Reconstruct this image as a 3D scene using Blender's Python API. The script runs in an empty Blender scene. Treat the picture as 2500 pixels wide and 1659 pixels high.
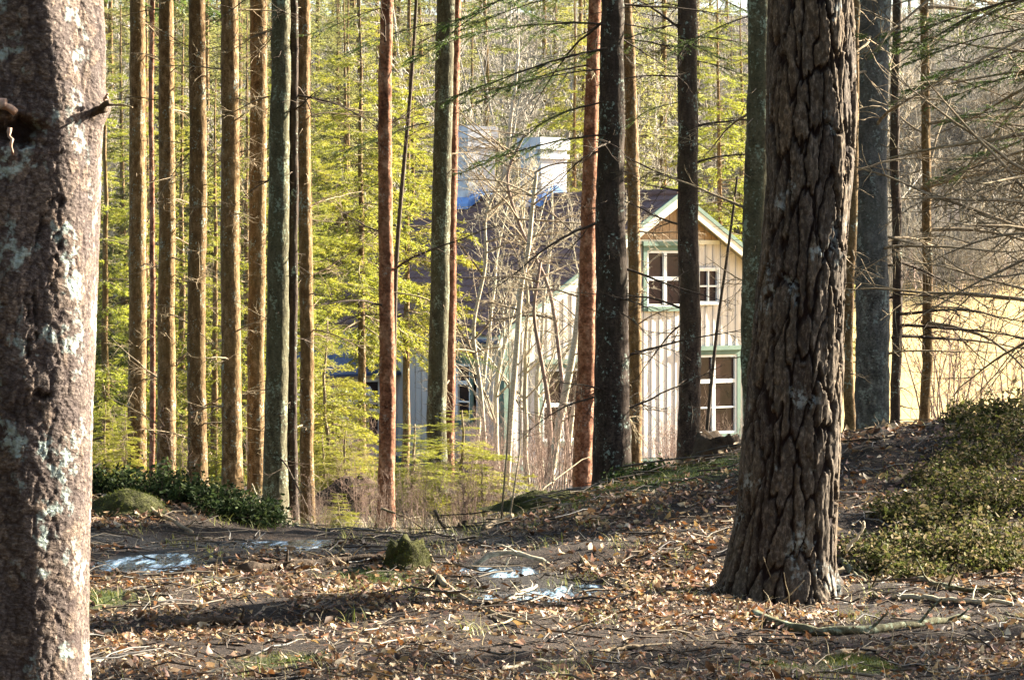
import bpy, math, random
import numpy as np
from mathutils import Vector, Matrix, Quaternion

# ------------------------------------------------------------------ camera, sky, sun, exposure
SC = bpy.context.scene
COL = SC.collection
F = 7089.0          # focal length in photograph pixels (2500 wide)
VH = 650.0          # horizon row in the photograph
CAMH = 1.5
cam_d = bpy.data.cameras.new("camera")
cam_d.sensor_width = 36.0
cam_d.lens = 36.0 * F / 2500.0
cam_d.shift_y = -(829.5 - VH) / 2500.0
cam_d.clip_start = 0.1
cam_d.clip_end = 3000.0
cam = bpy.data.objects.new("camera", cam_d)
cam.location = (0, 0, CAMH)
cam.rotation_euler = (math.radians(90), 0, 0)
COL.objects.link(cam)
SC.camera = cam

SUN_AZ, SUN_EL = math.radians(62), math.radians(24)
SDIR = Vector((math.sin(SUN_AZ) * math.cos(SUN_EL), math.cos(SUN_AZ) * math.cos(SUN_EL), math.sin(SUN_EL)))
world = bpy.data.worlds.new("World")
SC.world = world
world.use_nodes = True
wn = world.node_tree
for n in list(wn.nodes):
    wn.nodes.remove(n)
sky = wn.nodes.new("ShaderNodeTexSky")
sky.sky_type = 'NISHITA'
sky.sun_disc = False
sky.sun_elevation = SUN_EL
sky.sun_rotation = SUN_AZ
sky.air_density = 1.0
sky.dust_density = 1.5
bg = wn.nodes.new("ShaderNodeBackground")
bg.inputs[1].default_value = 0.05
wo = wn.nodes.new("ShaderNodeOutputWorld")
wn.links.new(sky.outputs[0], bg.inputs[0])
wn.links.new(bg.outputs[0], wo.inputs[0])
sun_d = bpy.data.lights.new("sun", 'SUN')
sun_d.energy = 5.0
sun_d.angle = math.radians(0.5)
sun_d.color = (1.0, 0.90, 0.74)
sun = bpy.data.objects.new("sun", sun_d)
sun.rotation_euler = SDIR.to_track_quat('Z', 'Y').to_euler()
sun.location = (40, 40, 40)
COL.objects.link(sun)
SC.view_settings.view_transform = 'Standard'
SC.view_settings.look = 'None'
SC.view_settings.gamma = 1.0
SC.view_settings.use_curve_mapping = False
SC.view_settings.exposure = 2.95
SC.render.engine = 'CYCLES'
SC.cycles.max_bounces = 3
SC.cycles.diffuse_bounces = 1
SC.cycles.glossy_bounces = 2
SC.cycles.transmission_bounces = 4
SC.cycles.transparent_max_bounces = 8
SC.cycles.caustics_reflective = False
SC.cycles.caustics_refractive = False

RNG = np.random.default_rng(7)
random.seed(7)

# ------------------------------------------------------------------ mesh helpers
class MB:
    """collects triangles and quads, then makes ONE mesh"""
    def __init__(self):
        self.V = []; self.T = []; self.Q = []; self.C = []; self.n = 0
        self.TM = []; self.QM = []
    def add(self, V, Q=None, T=None, mi=0, col=None):
        V = np.asarray(V, float).reshape(-1, 3)
        self.V.append(V)
        if Q is not None and len(Q):
            Q = np.asarray(Q, int); self.Q.append(Q + self.n); self.QM.append(np.full(len(Q), mi))
        if T is not None and len(T):
            T = np.asarray(T, int); self.T.append(T + self.n); self.TM.append(np.full(len(T), mi))
        if col is None:
            col = np.zeros((len(V), 4))
        col = np.asarray(col, float)
        if col.ndim == 1:
            col = np.tile(col, (len(V), 1))
        if col.shape[1] == 3:
            col = np.hstack([col, np.ones((len(V), 1))])
        self.C.append(col)
        self.n += len(V)
        return self
    def tube(self, P, R, k=5, mi=0, col=None, cap=True):
        P = np.asarray(P, float); n = len(P)
        R = np.broadcast_to(np.asarray(R, float), (n,))
        d = np.gradient(P, axis=0)
        d /= (np.linalg.norm(d, axis=1, keepdims=True) + 1e-9)
        md = d.mean(0)
        ref = np.array([0, 0, 1.0]) if abs(md[2]) < 0.8 * np.linalg.norm(md) + 1e-9 else np.array([1.0, 0, 0])
        a = np.cross(d, ref); a /= (np.linalg.norm(a, axis=1, keepdims=True) + 1e-9)
        b = np.cross(a, d)
        t = np.arange(k) * 2 * np.pi / k
        V = P[:, None, :] + R[:, None, None] * (np.cos(t)[None, :, None] * a[:, None, :] + np.sin(t)[None, :, None] * b[:, None, :])
        V = V.reshape(-1, 3)
        i = np.arange(n - 1)[:, None] * k; j = np.arange(k)[None, :]; j2 = (j + 1) % k
        Q = np.stack([i + j, i + k + j, i + k + j2, i + j2], -1).reshape(-1, 4)
        T = []
        if cap and k >= 5:
            V = np.vstack([V, P[:1], P[-1:]])
            c0, c1 = n * k, n * k + 1
            for q in range(k):
                T.append((c0, q, (q + 1) % k)); T.append((c1, (n - 1) * k + (q + 1) % k, (n - 1) * k + q))
        return self.add(V, Q, T, mi, col)
    def box(self, x0, x1, y0, y1, z0, z1, mi=0, col=None):
        V = [(x0, y0, z0), (x1, y0, z0), (x1, y1, z0), (x0, y1, z0), (x0, y0, z1), (x1, y0, z1), (x1, y1, z1), (x0, y1, z1)]
        Q = [(0, 3, 2, 1), (4, 5, 6, 7), (0, 1, 5, 4), (1, 2, 6, 5), (2, 3, 7, 6), (3, 0, 4, 7)]
        return self.add(V, Q, None, mi, col)
    def prism(self, poly, axis, a0, a1, mi=0):
        """extrude 2-D polygon: axis 'y' -> poly in (x,z) ; axis 'x' -> poly in (y,z)"""
        n = len(poly); V = []
        for a in (a0, a1):
            for p, q in poly:
                V.append((p, a, q) if axis == 'y' else (a, p, q))
        Q = [(i, (i + 1) % n, n + (i + 1) % n, n + i) for i in range(n)]
        T = []
        for i in range(1, n - 1):
            T.append((0, i + 1, i)); T.append((n, n + i, n + i + 1))
        return self.add(V, Q, T, mi)
    def mesh(self, name, mats, smooth=True):
        V = np.vstack(self.V); C = np.vstack(self.C)
        Q = np.vstack(self.Q) if self.Q else np.zeros((0, 4), int)
        T = np.vstack(self.T) if self.T else np.zeros((0, 3), int)
        me = bpy.data.meshes.new(name)
        me.vertices.add(len(V)); me.vertices.foreach_set("co", V.ravel())
        li = np.concatenate([Q.ravel(), T.ravel()])
        me.loops.add(len(li)); me.loops.foreach_set("vertex_index", li.astype(np.int32))
        np_ = len(Q) + len(T)
        me.polygons.add(np_)
        st = np.concatenate([np.arange(len(Q)) * 4, len(Q) * 4 + np.arange(len(T)) * 3])
        me.polygons.foreach_set("loop_start", st.astype(np.int32))
        mi = np.concatenate((self.QM if self.QM else []) + (self.TM if self.TM else []))
        me.polygons.foreach_set("material_index", mi.astype(np.int32))
        me.polygons.foreach_set("use_smooth", np.full(np_, smooth))
        if C.any():
            at = me.attributes.new("col", 'FLOAT_COLOR', 'POINT')
            at.data.foreach_set("color", C.ravel())
        if not isinstance(mats, (list, tuple)):
            mats = [mats]
        for m in mats:
            me.materials.append(m)
        me.update(calc_edges=True)
        me.validate()
        return me
    def obj(self, name, mats, parent=None, loc=None, smooth=True):
        return put(name, self.mesh(name, mats, smooth), parent, loc)

def put(name, me, parent=None, loc=None):
    o = bpy.data.objects.new(name, me)
    COL.objects.link(o)
    if parent is not None:
        o.parent = parent
    if loc is not None:
        o.location = loc
    return o

def tag(o, label=None, cat=None, group=None, kind=None):
    if label: o["label"] = label
    if cat: o["category"] = cat
    if group: o["group"] = group
    if kind: o["kind"] = kind
    return o

def empty(name, loc, label=None, cat=None, group=None, rz=0.0):
    o = bpy.data.objects.new(name, None)
    o.empty_display_size = 0.2
    COL.objects.link(o)
    o.location = loc; o.rotation_euler = (0, 0, rz)
    return tag(o, label, cat, group)

# ------------------------------------------------------------------ noise
_LAT = np.random.default_rng(11).random((256, 256))
def vnoise(x, y):
    x = np.asarray(x, float); y = np.asarray(y, float)
    xi = np.floor(x).astype(int); yi = np.floor(y).astype(int)
    fx = x - xi; fy = y - yi
    fx = fx * fx * (3 - 2 * fx); fy = fy * fy * (3 - 2 * fy)
    g = lambda a, b: _LAT[a & 255, b & 255]
    return (g(xi, yi) * (1 - fx) + g(xi + 1, yi) * fx) * (1 - fy) + (g(xi, yi + 1) * (1 - fx) + g(xi + 1, yi + 1) * fx) * fy
def fbm(x, y, o=3):
    s = 0; a = 0.5
    for i in range(o):
        s = s + a * vnoise(x * 2 ** i + 17.3 * i, y * 2 ** i + 5.1 * i); a *= 0.5
    return s / (1 - 0.5 ** o)
def sstep(a, b, x):
    t = np.clip((np.asarray(x, float) - a) / (b - a), 0, 1)
    return t * t * (3 - 2 * t)
def voronoi(px, py, cw, ch, period, seed):
    """F1,F2,id for points px (periodic over `period` cells) py, cells cw x ch"""
    r = np.random.default_rng(seed)
    jx = r.random((512, 512)); jy = r.random((512, 512)); idv = r.random((512, 512))
    gx = px / cw; gy = py / ch
    ix = np.floor(gx).astype(int); iy = np.floor(gy).astype(int)
    F1 = np.full(gx.shape, 9.0); F2 = np.full(gx.shape, 9.0); ID = np.zeros(gx.shape)
    for dx in (-1, 0, 1):
        for dy in (-1, 0, 1):
            cx = ix + dx; cy = iy + dy
            wx = np.mod(cx, period) & 511; wy = cy & 511
            d = np.hypot(cx + jx[wx, wy] - gx, cy + jy[wx, wy] - gy)
            m = d < F1
            F2 = np.where(m, F1, np.minimum(F2, d))
            ID = np.where(m, idv[wx, wy], ID)
            F1 = np.where(m, d, F1)
    return F1, F2, ID

# ------------------------------------------------------------------ terrain
_BY = np.array([-60, 0, 13.0, 15, 18, 22, 26, 30, 35, 45, 60, 75, 90, 105, 120, 160, 220, 400, 900])
_BZ = np.array([0.1, 0, 0.0, -0.05, -0.16, -0.60, -0.88, -1.02, -1.2, -1.9, -3.2, -3.45, -2.6, -0.9, 0.8, 5, 13, 36, 80])
_BS_y = np.linspace(-60, 900, 9601)
_k = np.exp(-np.linspace(-2, 2, 41) ** 2); _k /= _k.sum()
_BS_z = np.convolve(np.pad(np.interp(_BS_y, _BY, _BZ), 20, mode='edge'), _k, mode='valid')
PUD = [(-1.88, 15.4, 0.30, 0.55), (0.10, 14.1, 0.32, 0.50), (-0.06, 15.0, 0.20, 0.28), (-1.25, 16.4, 0.25, 0.3)]
WATER_Z = -0.075
def ground(x, y, fine=True):
    x = np.asarray(x, float); y = np.asarray(y, float)
    z = np.interp(y, _BS_y, _BS_z)
    A = np.interp(x, [-1.1, -0.5, -0.275, 0.41, 1.24, 1.6, 2.34, 3.44, 6, 12], [0, 0.0, 0.02, 0.27, 0.50, 0.61, 0.71, 0.81, 0.9, 0.5])
    yb = 20 + np.clip((x - 0.5) * 2.5, 0, 7)
    z = z + A * sstep(14.6, 19.3, y) * (1 - sstep(yb, yb + 5, y))
    z = z + 0.30 * np.exp(-((x + 2.5) / 0.8) ** 2 - ((y - 19.2) / 1.6) ** 2)
    z = z + 0.16 * np.exp(-((x + 3.6) / 1.2) ** 2 - ((y - 24) / 3) ** 2)
    z = z + sstep(60, 120, y) * 1.5 * (fbm(x * 0.03, y * 0.03, 2) - 0.5)
    fade = 1 - sstep(60, 120, y)
    z = z + fade * (0.16 * (fbm(x * 0.7 + 3, y * 0.7, 3) - 0.5) + 0.05 * (fbm(x * 3.1, y * 3.1 + 9, 2) - 0.5))
    if fine:
        z = z + 0.022 * (fbm(x * 14, y * 14, 2) - 0.5) * (1 - sstep(28, 40, y))
    for (px, py, rx, ry) in PUD:
        wb = np.exp(-(((x - px) / (rx * 2.0)) ** 2 + ((y - py + 0.35) / (ry * 2.4)) ** 2) ** 2)
        z = z * (1 - wb) + (WATER_Z + 0.02 + 0.03 * (fbm(x * 6, y * 6, 3) - 0.5)) * wb
        w = np.exp(-(((x - px) / (rx * 1.1)) ** 2 + ((y - py) / (ry * 1.1)) ** 2) ** 2)
        tgt = WATER_Z - 0.03 + 0.075 * (fbm(x * 5, y * 5, 3) - 0.42)
        z = z * (1 - w) + tgt * w
    return z
def gz(x, y):
    return float(ground(np.array([x]), np.array([y]))[0])
def P3(u, v, D):
    return Vector(((u - 1250) / F * D, D, CAMH - (v - VH) / F * D))
def hit(u, v, d0=9.0, d1=60.0):
    """first place where the ray through photograph pixel (u, v) meets the ground"""
    D = np.linspace(d0, d1, 2500)
    x = (u - 1250) / F * D; z = CAMH - (v - VH) / F * D
    s = z - ground(x, D)
    i = np.argmax(s < 0)
    if s[i] >= 0: i = len(D) - 1
    return float(D[i])
def gpoint(u, v, lift=0.0, d0=9.0, d1=60.0):
    D = hit(u, v, d0, d1); x = (u - 1250) / F * D
    return Vector((x, D, gz(x, D) + lift))

# ------------------------------------------------------------------ materials
def new_mat(name):
    m = bpy.data.materials.new(name); m.use_nodes = True
    nt = m.node_tree; nt.nodes.clear()
    return m, nt, nt.nodes.new
def lk(nt, a, b): nt.links.new(a, b)
def ramp(nt, fac, stops, interp='LINEAR'):
    r = nt.nodes.new("ShaderNodeValToRGB"); r.color_ramp.interpolation = interp
    e = r.color_ramp.elements
    while len(e) < len(stops): e.new(0.5)
    for i, (p, c) in enumerate(stops):
        e[i].position = p; e[i].color = (c[0], c[1], c[2], 1)
    lk(nt, fac, r.inputs[0]); return r.outputs[0]
def noise(nt, vec, scale, detail=4, rough=0.55, out=0):
    n = nt.nodes.new("ShaderNodeTexNoise"); n.inputs['Scale'].default_value = scale
    n.inputs['Detail'].default_value = detail; n.inputs['Roughness'].default_value = rough
    if vec is not None: lk(nt, vec, n.inputs['Vector'])
    return n.outputs[out]
def mapping(nt, scale, src='Object'):
    tc = nt.nodes.new("ShaderNodeTexCoord"); mp = nt.nodes.new("ShaderNodeMapping")
    mp.inputs['Scale'].default_value = scale
    lk(nt, tc.outputs[src], mp.inputs[0]); return mp.outputs[0]
def mix(nt, fac, a, b, mode='MIX'):
    m = nt.nodes.new("ShaderNodeMix"); m.data_type = 'RGBA'; m.blend_type = mode
    for sock, val in ((m.inputs[0], fac), (m.inputs[6], a), (m.inputs[7], b)):
        if hasattr(val, 'links') or isinstance(val, bpy.types.NodeSocket): lk(nt, val, sock)
        elif isinstance(val, (int, float)): sock.default_value = val
        else: sock.default_value = (val[0], val[1], val[2], 1)
    return m.outputs[2]
def finish(nt, col, rough=0.8, bump=None, bstr=0.5, bdist=0.01, spec=0.3, metallic=0.0, transl=None, tfac=0.0):
    p = nt.nodes.new("ShaderNodeBsdfPrincipled"); o = nt.nodes.new("ShaderNodeOutputMaterial")
    if isinstance(col, bpy.types.NodeSocket): lk(nt, col, p.inputs['Base Color'])
    else: p.inputs['Base Color'].default_value = (*col, 1)
    if isinstance(rough, bpy.types.NodeSocket): lk(nt, rough, p.inputs['Roughness'])
    else: p.inputs['Roughness'].default_value = rough
    p.inputs['Specular IOR Level'].default_value = spec
    p.inputs['Metallic'].default_value = metallic
    if bump is not None:
        b = nt.nodes.new("ShaderNodeBump"); b.inputs['Strength'].default_value = bstr; b.inputs['Distance'].default_value = bdist
        lk(nt, bump, b.inputs['Height']); lk(nt, b.outputs[0], p.inputs['Normal'])
    if tfac > 0:
        t = nt.nodes.new("ShaderNodeBsdfTranslucent"); ms = nt.nodes.new("ShaderNodeMixShader")
        src = transl if transl is not None else col
        if isinstance(src, bpy.types.NodeSocket): lk(nt, src, t.inputs[0])
        else: t.inputs[0].default_value = (*src, 1)
        ms.inputs[0].default_value = tfac
        lk(nt, p.outputs[0], ms.inputs[1]); lk(nt, t.outputs[0], ms.inputs[2]); lk(nt, ms.outputs[0], o.inputs[0])
    else:
        lk(nt, p.outputs[0], o.inputs[0])
    return p
def rnd(nt):
    return nt.nodes.new("ShaderNodeObjectInfo").outputs['Random']
def attr(nt, name="col", out=0):
    a = nt.nodes.new("ShaderNodeAttribute"); a.attribute_name = name; return a.outputs[out]

def bark_mat(name, dark, mid, light, scale=18, stretch=0.35, bstr=0.7, lichen=0.0, lcol=(0.33, 0.40, 0.33), rot=0.12, bd=0.012):
    m, nt, N = new_mat(name)
    vec = mapping(nt, (1, 1, stretch))
    n1 = noise(nt, vec, scale, 6, 0.65)
    n2 = noise(nt, mapping(nt, (1, 1, 0.5)), 3.0, 3)
    v = N("ShaderNodeTexVoronoi"); v.inputs['Scale'].default_value = scale * 1.6; lk(nt, vec, v.inputs['Vector'])
    c = ramp(nt, n1, [(0.34, dark), (0.5, mid), (0.66, light)])
    nf = noise(nt, mapping(nt, (1, 1, 1.4)), scale * 2.6, 4, 0.7)
    c = mix(nt, 1.0, c, ramp(nt, nf, [(0.38, (0.45, 0.42, 0.40)), (0.5, (1.0, 1.0, 1.0)), (0.64, (1.35, 1.3, 1.25))]), 'MULTIPLY')
    c = mix(nt, ramp(nt, n2, [(0.35, (0, 0, 0)), (0.7, (rot * 4,) * 3)]), c, mid)
    n3 = noise(nt, mapping(nt, (1, 1, 0.8)), 1.7, 4, 0.6)
    c = mix(nt, ramp(nt, n3, [(0.46, (0, 0, 0)), (0.66, (0.55,) * 3)]), c, [mid[0] * 0.75 + 0.01, mid[1] * 0.85 + 0.01, mid[2] * 0.8])
    hs = N("ShaderNodeHueSaturation"); lk(nt, c, hs.inputs['Color'])
    mr = N("ShaderNodeMapRange"); lk(nt, rnd(nt), mr.inputs[0]); mr.inputs[3].default_value = 0.8; mr.inputs[4].default_value = 1.2
    lk(nt, mr.outputs[0], hs.inputs['Value']); c = hs.outputs[0]
    if lichen > 0:
        ln = noise(nt, mapping(nt, (1, 1, 0.6)), 9, 5, 0.6)
        ln2 = noise(nt, mapping(nt, (1, 1, 1)), 45, 3, 0.6)
        mul = N("ShaderNodeMath"); mul.operation = 'MULTIPLY'; lk(nt, ln, mul.inputs[0]); lk(nt, ln2, mul.inputs[1])
        f = ramp(nt, mul.outputs[0], [(0.33 - 0.06 * lichen, (0, 0, 0)), (0.40 - 0.06 * lichen, (0.8,) * 3)])
        c = mix(nt, f, c, lcol)
    ad = N("ShaderNodeMath"); ad.operation = 'ADD'; lk(nt, n1, ad.inputs[0]); lk(nt, v.outputs[0], ad.inputs[1])
    finish(nt, c, 0.9, ad.outputs[0], bstr * 0.6, min(bd, 0.012) * 0.7, 0.15)
    return m

M = {}
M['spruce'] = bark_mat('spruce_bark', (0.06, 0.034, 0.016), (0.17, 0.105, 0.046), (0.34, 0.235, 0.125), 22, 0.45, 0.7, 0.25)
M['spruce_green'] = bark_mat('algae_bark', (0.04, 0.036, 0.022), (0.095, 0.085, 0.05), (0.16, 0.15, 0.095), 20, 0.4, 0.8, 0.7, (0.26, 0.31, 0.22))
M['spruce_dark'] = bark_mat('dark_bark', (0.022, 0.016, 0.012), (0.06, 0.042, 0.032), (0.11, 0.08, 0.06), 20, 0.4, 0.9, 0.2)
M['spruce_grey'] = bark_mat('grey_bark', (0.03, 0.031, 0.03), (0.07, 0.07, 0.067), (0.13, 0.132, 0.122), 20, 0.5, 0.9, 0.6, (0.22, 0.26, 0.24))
M['pine_red'] = bark_mat('red_pine_bark', (0.075, 0.03, 0.018), (0.23, 0.10, 0.055), (0.42, 0.25, 0.16), 13, 0.7, 1.0, 0.12, (0.34, 0.28, 0.22), rot=0.02, bd=0.02)
M['twig'] = bark_mat('dead_twig', (0.14, 0.105, 0.065), (0.27, 0.21, 0.135), (0.40, 0.33, 0.23), 30, 0.6, 0.3)
M['twig_dark'] = bark_mat('dark_twig', (0.035, 0.026, 0.02), (0.08, 0.06, 0.045), (0.15, 0.115, 0.085), 30, 0.6, 0.3)
M['pale_bark'] = bark_mat('pale_bark', (0.24, 0.20, 0.14), (0.45, 0.39, 0.28), (0.62, 0.55, 0.42), 24, 1.6, 0.3)
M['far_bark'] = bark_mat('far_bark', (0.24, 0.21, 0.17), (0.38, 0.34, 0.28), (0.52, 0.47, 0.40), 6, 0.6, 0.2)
M['shrub_bark'] = bark_mat('shrub_bark', (0.14, 0.09, 0.07), (0.27, 0.19, 0.15), (0.42, 0.32, 0.25), 20, 0.6, 0.2)

def needle_mat(name, a, b, c, tf=0.35):
    m, nt, N = new_mat(name)
    g = N("ShaderNodeNewGeometry")
    n1 = noise(nt, mapping(nt, (1, 1, 1)), 2.6, 3)
    col = ramp(nt, n1, [(0.3, a), (0.52, b), (0.72, c)])
    hs = N("ShaderNodeHueSaturation"); lk(nt, col, hs.inputs['Color'])
    mr = N("ShaderNodeMapRange"); lk(nt, g.outputs['Random Per Island'], mr.inputs[0]); mr.inputs[3].default_value = 0.65; mr.inputs[4].default_value = 1.4
    lk(nt, mr.outputs[0], hs.inputs['Value'])
    mr2 = N("ShaderNodeMapRange"); lk(nt, rnd(nt), mr2.inputs[0]); mr2.inputs[3].default_value = 0.485; mr2.inputs[4].default_value = 0.51
    lk(nt, mr2.outputs[0], hs.inputs['Hue'])
    hs2 = N("ShaderNodeHueSaturation"); lk(nt, hs.outputs[0], hs2.inputs['Color']); hs2.inputs['Value'].default_value = 1.5
    finish(nt, hs.outputs[0], 0.55, None, spec=0.35, transl=hs2.outputs[0], tfac=tf)
    return m
M['needle'] = needle_mat('spruce_needles', (0.035, 0.065, 0.016), (0.075, 0.115, 0.026), (0.125, 0.155, 0.035))
M['needle_young'] = needle_mat('young_spruce_needles', (0.12, 0.14, 0.018), (0.21, 0.22, 0.026), (0.31, 0.285, 0.04), 0.5)
M['needle_far'] = needle_mat('far_needles', (0.09, 0.10, 0.034), (0.18, 0.18, 0.055), (0.28, 0.25, 0.085), 0.5)

def vcol_mat(name, rough=0.7, tf=0.2, spec=0.3, vmul=1.0):
    m, nt, N = new_mat(name)
    c = attr(nt)
    n1 = noise(nt, mapping(nt, (1, 1, 1)), 60, 2)
    c2 = mix(nt, 1.0, c, ramp(nt, n1, [(0.3, (0.75,) * 3), (0.7, (1.0,) * 3)]), 'MULTIPLY')
    finish(nt, c2, rough, None, spec=spec, transl=c2, tfac=tf)
    return m
M['leaf'] = vcol_mat('dry_leaf', 0.6, 0.22, 0.35)
M['blade'] = vcol_mat('grass_blade', 0.6, 0.3, 0.3)
M['moss'] = vcol_mat('moss_fibre', 0.9, 0.3, 0.1)
M['shrubleaf'] = vcol_mat('evergreen_leaf', 0.75, 0.35, 0.12)

def ground_mat():
    m, nt, N = new_mat('forest_floor')
    vec = mapping(nt, (1, 1, 1))
    n1 = noise(nt, vec, 9, 6, 0.7); n2 = noise(nt, vec, 55, 4, 0.7); n3 = noise(nt, vec, 1.3, 3)
    c = ramp(nt, n2, [(0.32, (0.010, 0.007, 0.005)), (0.50, (0.028, 0.018, 0.012)), (0.62, (0.075, 0.047, 0.029)), (0.76, (0.24, 0.16, 0.10))])
    c = mix(nt, ramp(nt, n1, [(0.4, (0, 0, 0)), (0.62, (0.7,) * 3)]), c, (0.020, 0.013, 0.009))
    a = N("ShaderNodeAttribute"); a.attribute_name = "col"
    sp = N("ShaderNodeSeparateColor"); lk(nt, a.outputs[0], sp.inputs[0])
    moss = ramp(nt, n2, [(0.3, (0.028, 0.045, 0.010)), (0.7, (0.10, 0.135, 0.025))])
    c = mix(nt, sp.outputs[0], c, moss)
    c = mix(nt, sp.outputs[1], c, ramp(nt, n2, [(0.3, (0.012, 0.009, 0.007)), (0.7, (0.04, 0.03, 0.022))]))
    fld = ramp(nt, noise(nt, mapping(nt, (0.3, 1, 1)), 3, 5, 0.7), [(0.3, (0.42, 0.29, 0.11)), (0.7, (0.58, 0.43, 0.18))])
    c = mix(nt, sp.outputs[2], c, fld)
    ad = N("ShaderNodeMath"); ad.operation = 'ADD'; lk(nt, n1, ad.inputs[0]); lk(nt, n2, ad.inputs[1])
    rg = N("ShaderNodeMapRange"); lk(nt, sp.outputs[1], rg.inputs[0]); rg.inputs[3].default_value = 0.9; rg.inputs[4].default_value = 0.62
    finish(nt, c, rg.outputs[0], ad.outputs[0], 0.9, 0.03, 0.25)
    return m
M['ground'] = ground_mat()

def simple(name, a, b, scale=8, rough=0.7, bstr=0.15, spec=0.3, metallic=0.0, stretch=(1, 1, 1), bd=0.004):
    m, nt, N = new_mat(name)
    n1 = noise(nt, mapping(nt, stretch), scale, 5, 0.65)
    c = ramp(nt, n1, [(0.3, a), (0.7, b)])
    finish(nt, c, rough, n1, bstr, bd, spec, metallic)
    return m
M['board'] = simple('weathered_board', (0.56, 0.50, 0.44), (0.74, 0.68, 0.61), 5, 0.8, 0.2, stretch=(6, 6, 0.7))
M['batten'] = simple('batten_paint', (0.46, 0.42, 0.38), (0.62, 0.57, 0.52), 5, 0.8, 0.2, stretch=(6, 6, 0.7))
M['green_trim'] = simple('green_trim', (0.085, 0.15, 0.115), (0.14, 0.21, 0.165), 6, 0.6)
M['cream_trim'] = simple('cream_trim', (0.62, 0.58, 0.45), (0.78, 0.73, 0.58), 5, 0.6)
M['white_paint'] = simple('white_paint', (0.70, 0.70, 0.68), (0.82, 0.82, 0.80), 9, 0.5)
M['plaster'] = simple('chimney_plaster', (0.46, 0.47, 0.49), (0.80, 0.80, 0.80), 4, 0.85, 0.5)
M['rooftile'] = simple('roof_tile', (0.10, 0.052, 0.040), (0.22, 0.125, 0.10), 3.5, 0.75, 0.5, bd=0.02)
M['slate'] = simple('porch_roof', (0.022, 0.04, 0.085), (0.05, 0.08, 0.15), 4, 0.45, 0.2)
M['flash'] = simple('blue_flashing', (0.10, 0.24, 0.58), (0.20, 0.38, 0.72), 4, 0.4, 0.1, 0.5)
M['brown_wood'] = simple('brown_gable_wood', (0.24, 0.15, 0.085), (0.40, 0.27, 0.16), 5, 0.75, 0.3, stretch=(5, 5, 1))
M['stone'] = simple('plinth_stone', (0.16, 0.15, 0.14), (0.32, 0.30, 0.28), 4, 0.9, 0.6, bd=0.03)
M['dark_in'] = simple('dark_interior', (0.015, 0.013, 0.012), (0.03, 0.026, 0.024), 4, 0.9)
M['pane'] = simple('window_pane', (0.012, 0.009, 0.010), (0.05, 0.026, 0.026), 1.2, 0.08, 0.02, 0.25)
M['rotten'] = simple('rotten_wood', (0.025, 0.018, 0.013), (0.10, 0.07, 0.045), 14, 0.9, 0.9, 0.15, bd=0.03)
M['heartwood'] = simple('broken_wood', (0.22, 0.12, 0.08), (0.55, 0.38, 0.28), 60, 0.8, 0.5)
M['mossrock'] = simple('mossy_bark', (0.022, 0.022, 0.012), (0.075, 0.075, 0.025), 16, 0.95, 1.0, 0.1, bd=0.03)
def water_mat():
    m, nt, N = new_mat('puddle_patchy')
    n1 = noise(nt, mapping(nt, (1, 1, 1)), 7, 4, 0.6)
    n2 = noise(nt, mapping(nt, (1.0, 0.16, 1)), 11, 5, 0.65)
    c = ramp(nt, n2, [(0.49, (0.010, 0.011, 0.012)), (0.56, (0.24, 0.38, 0.52)), (0.70, (0.70, 0.77, 0.82))])  # near-black base broken by pale blue-white noise patches
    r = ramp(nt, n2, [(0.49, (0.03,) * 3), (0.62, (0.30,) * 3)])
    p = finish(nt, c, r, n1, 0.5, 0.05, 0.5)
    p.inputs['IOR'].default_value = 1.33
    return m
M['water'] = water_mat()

# ------------------------------------------------------------------ the ground sheet
def spread(a, step, lim, grow):
    out = [a]; s = step
    while out[-1] < lim:
        s *= grow; out.append(out[-1] + s)
    return out
xs_r = spread(6.0, 0.07, 260, 1.09)
XS = np.array([-q for q in xs_r[::-1]] + list(np.arange(-5.93, 5.99, 0.07)) + xs_r)
ys_b = spread(8.0, 0.07, 60, 1.15)
YS = np.array([8.0 - (q - 8.0) for q in ys_b[:0:-1]] + list(np.arange(8.0, 27.0, 0.055)) + spread(27.0, 0.06, 400, 1.03))
GX, GY = np.meshgrid(XS, YS)
GZ = ground(GX, GY)
MOSS = [(1.05, 19.0, 0.75, 1.4, 1.0), (0.45, 18.3, 0.4, 0.8, 0.9), (1.33, 11.1, 0.16, 0.3, 1.0), (-1.95, 12.9, 0.35, 0.5, 0.8),
        (-0.72, 14.4, 0.35, 0.5, 0.8), (-0.25, 13.9, 0.2, 0.5, 0.7), (-0.7, 22.0, 0.5, 1.5, 0.8), (0.0, 19.6, 0.35, 0.9, 0.8), (2.8, 21.5, 1.0, 1.2, 0.8),
        (-1.9, 22.5, 0.6, 2.0, 0.9), (-2.9, 11.2, 0.5, 0.4, 0.6), (-0.9, 11.0, 0.3, 0.25, 0.6), (1.0, 10.9, 0.3, 0.2, 0.5), (0.3, 12.6, 0.35, 0.3, 0.35)]
def moss_at(x, y):
    m = np.zeros(np.shape(x))
    for (mx, my, rx, ry, s) in MOSS:
        m = np.maximum(m, s * np.exp(-((x - mx) / rx) ** 2 - ((y - my) / ry) ** 2))
    return np.clip(sstep(0.28, 0.75, m + 0.5 * (fbm(x * 4, y * 4, 3) - 0.5)), 0, 1)
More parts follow.
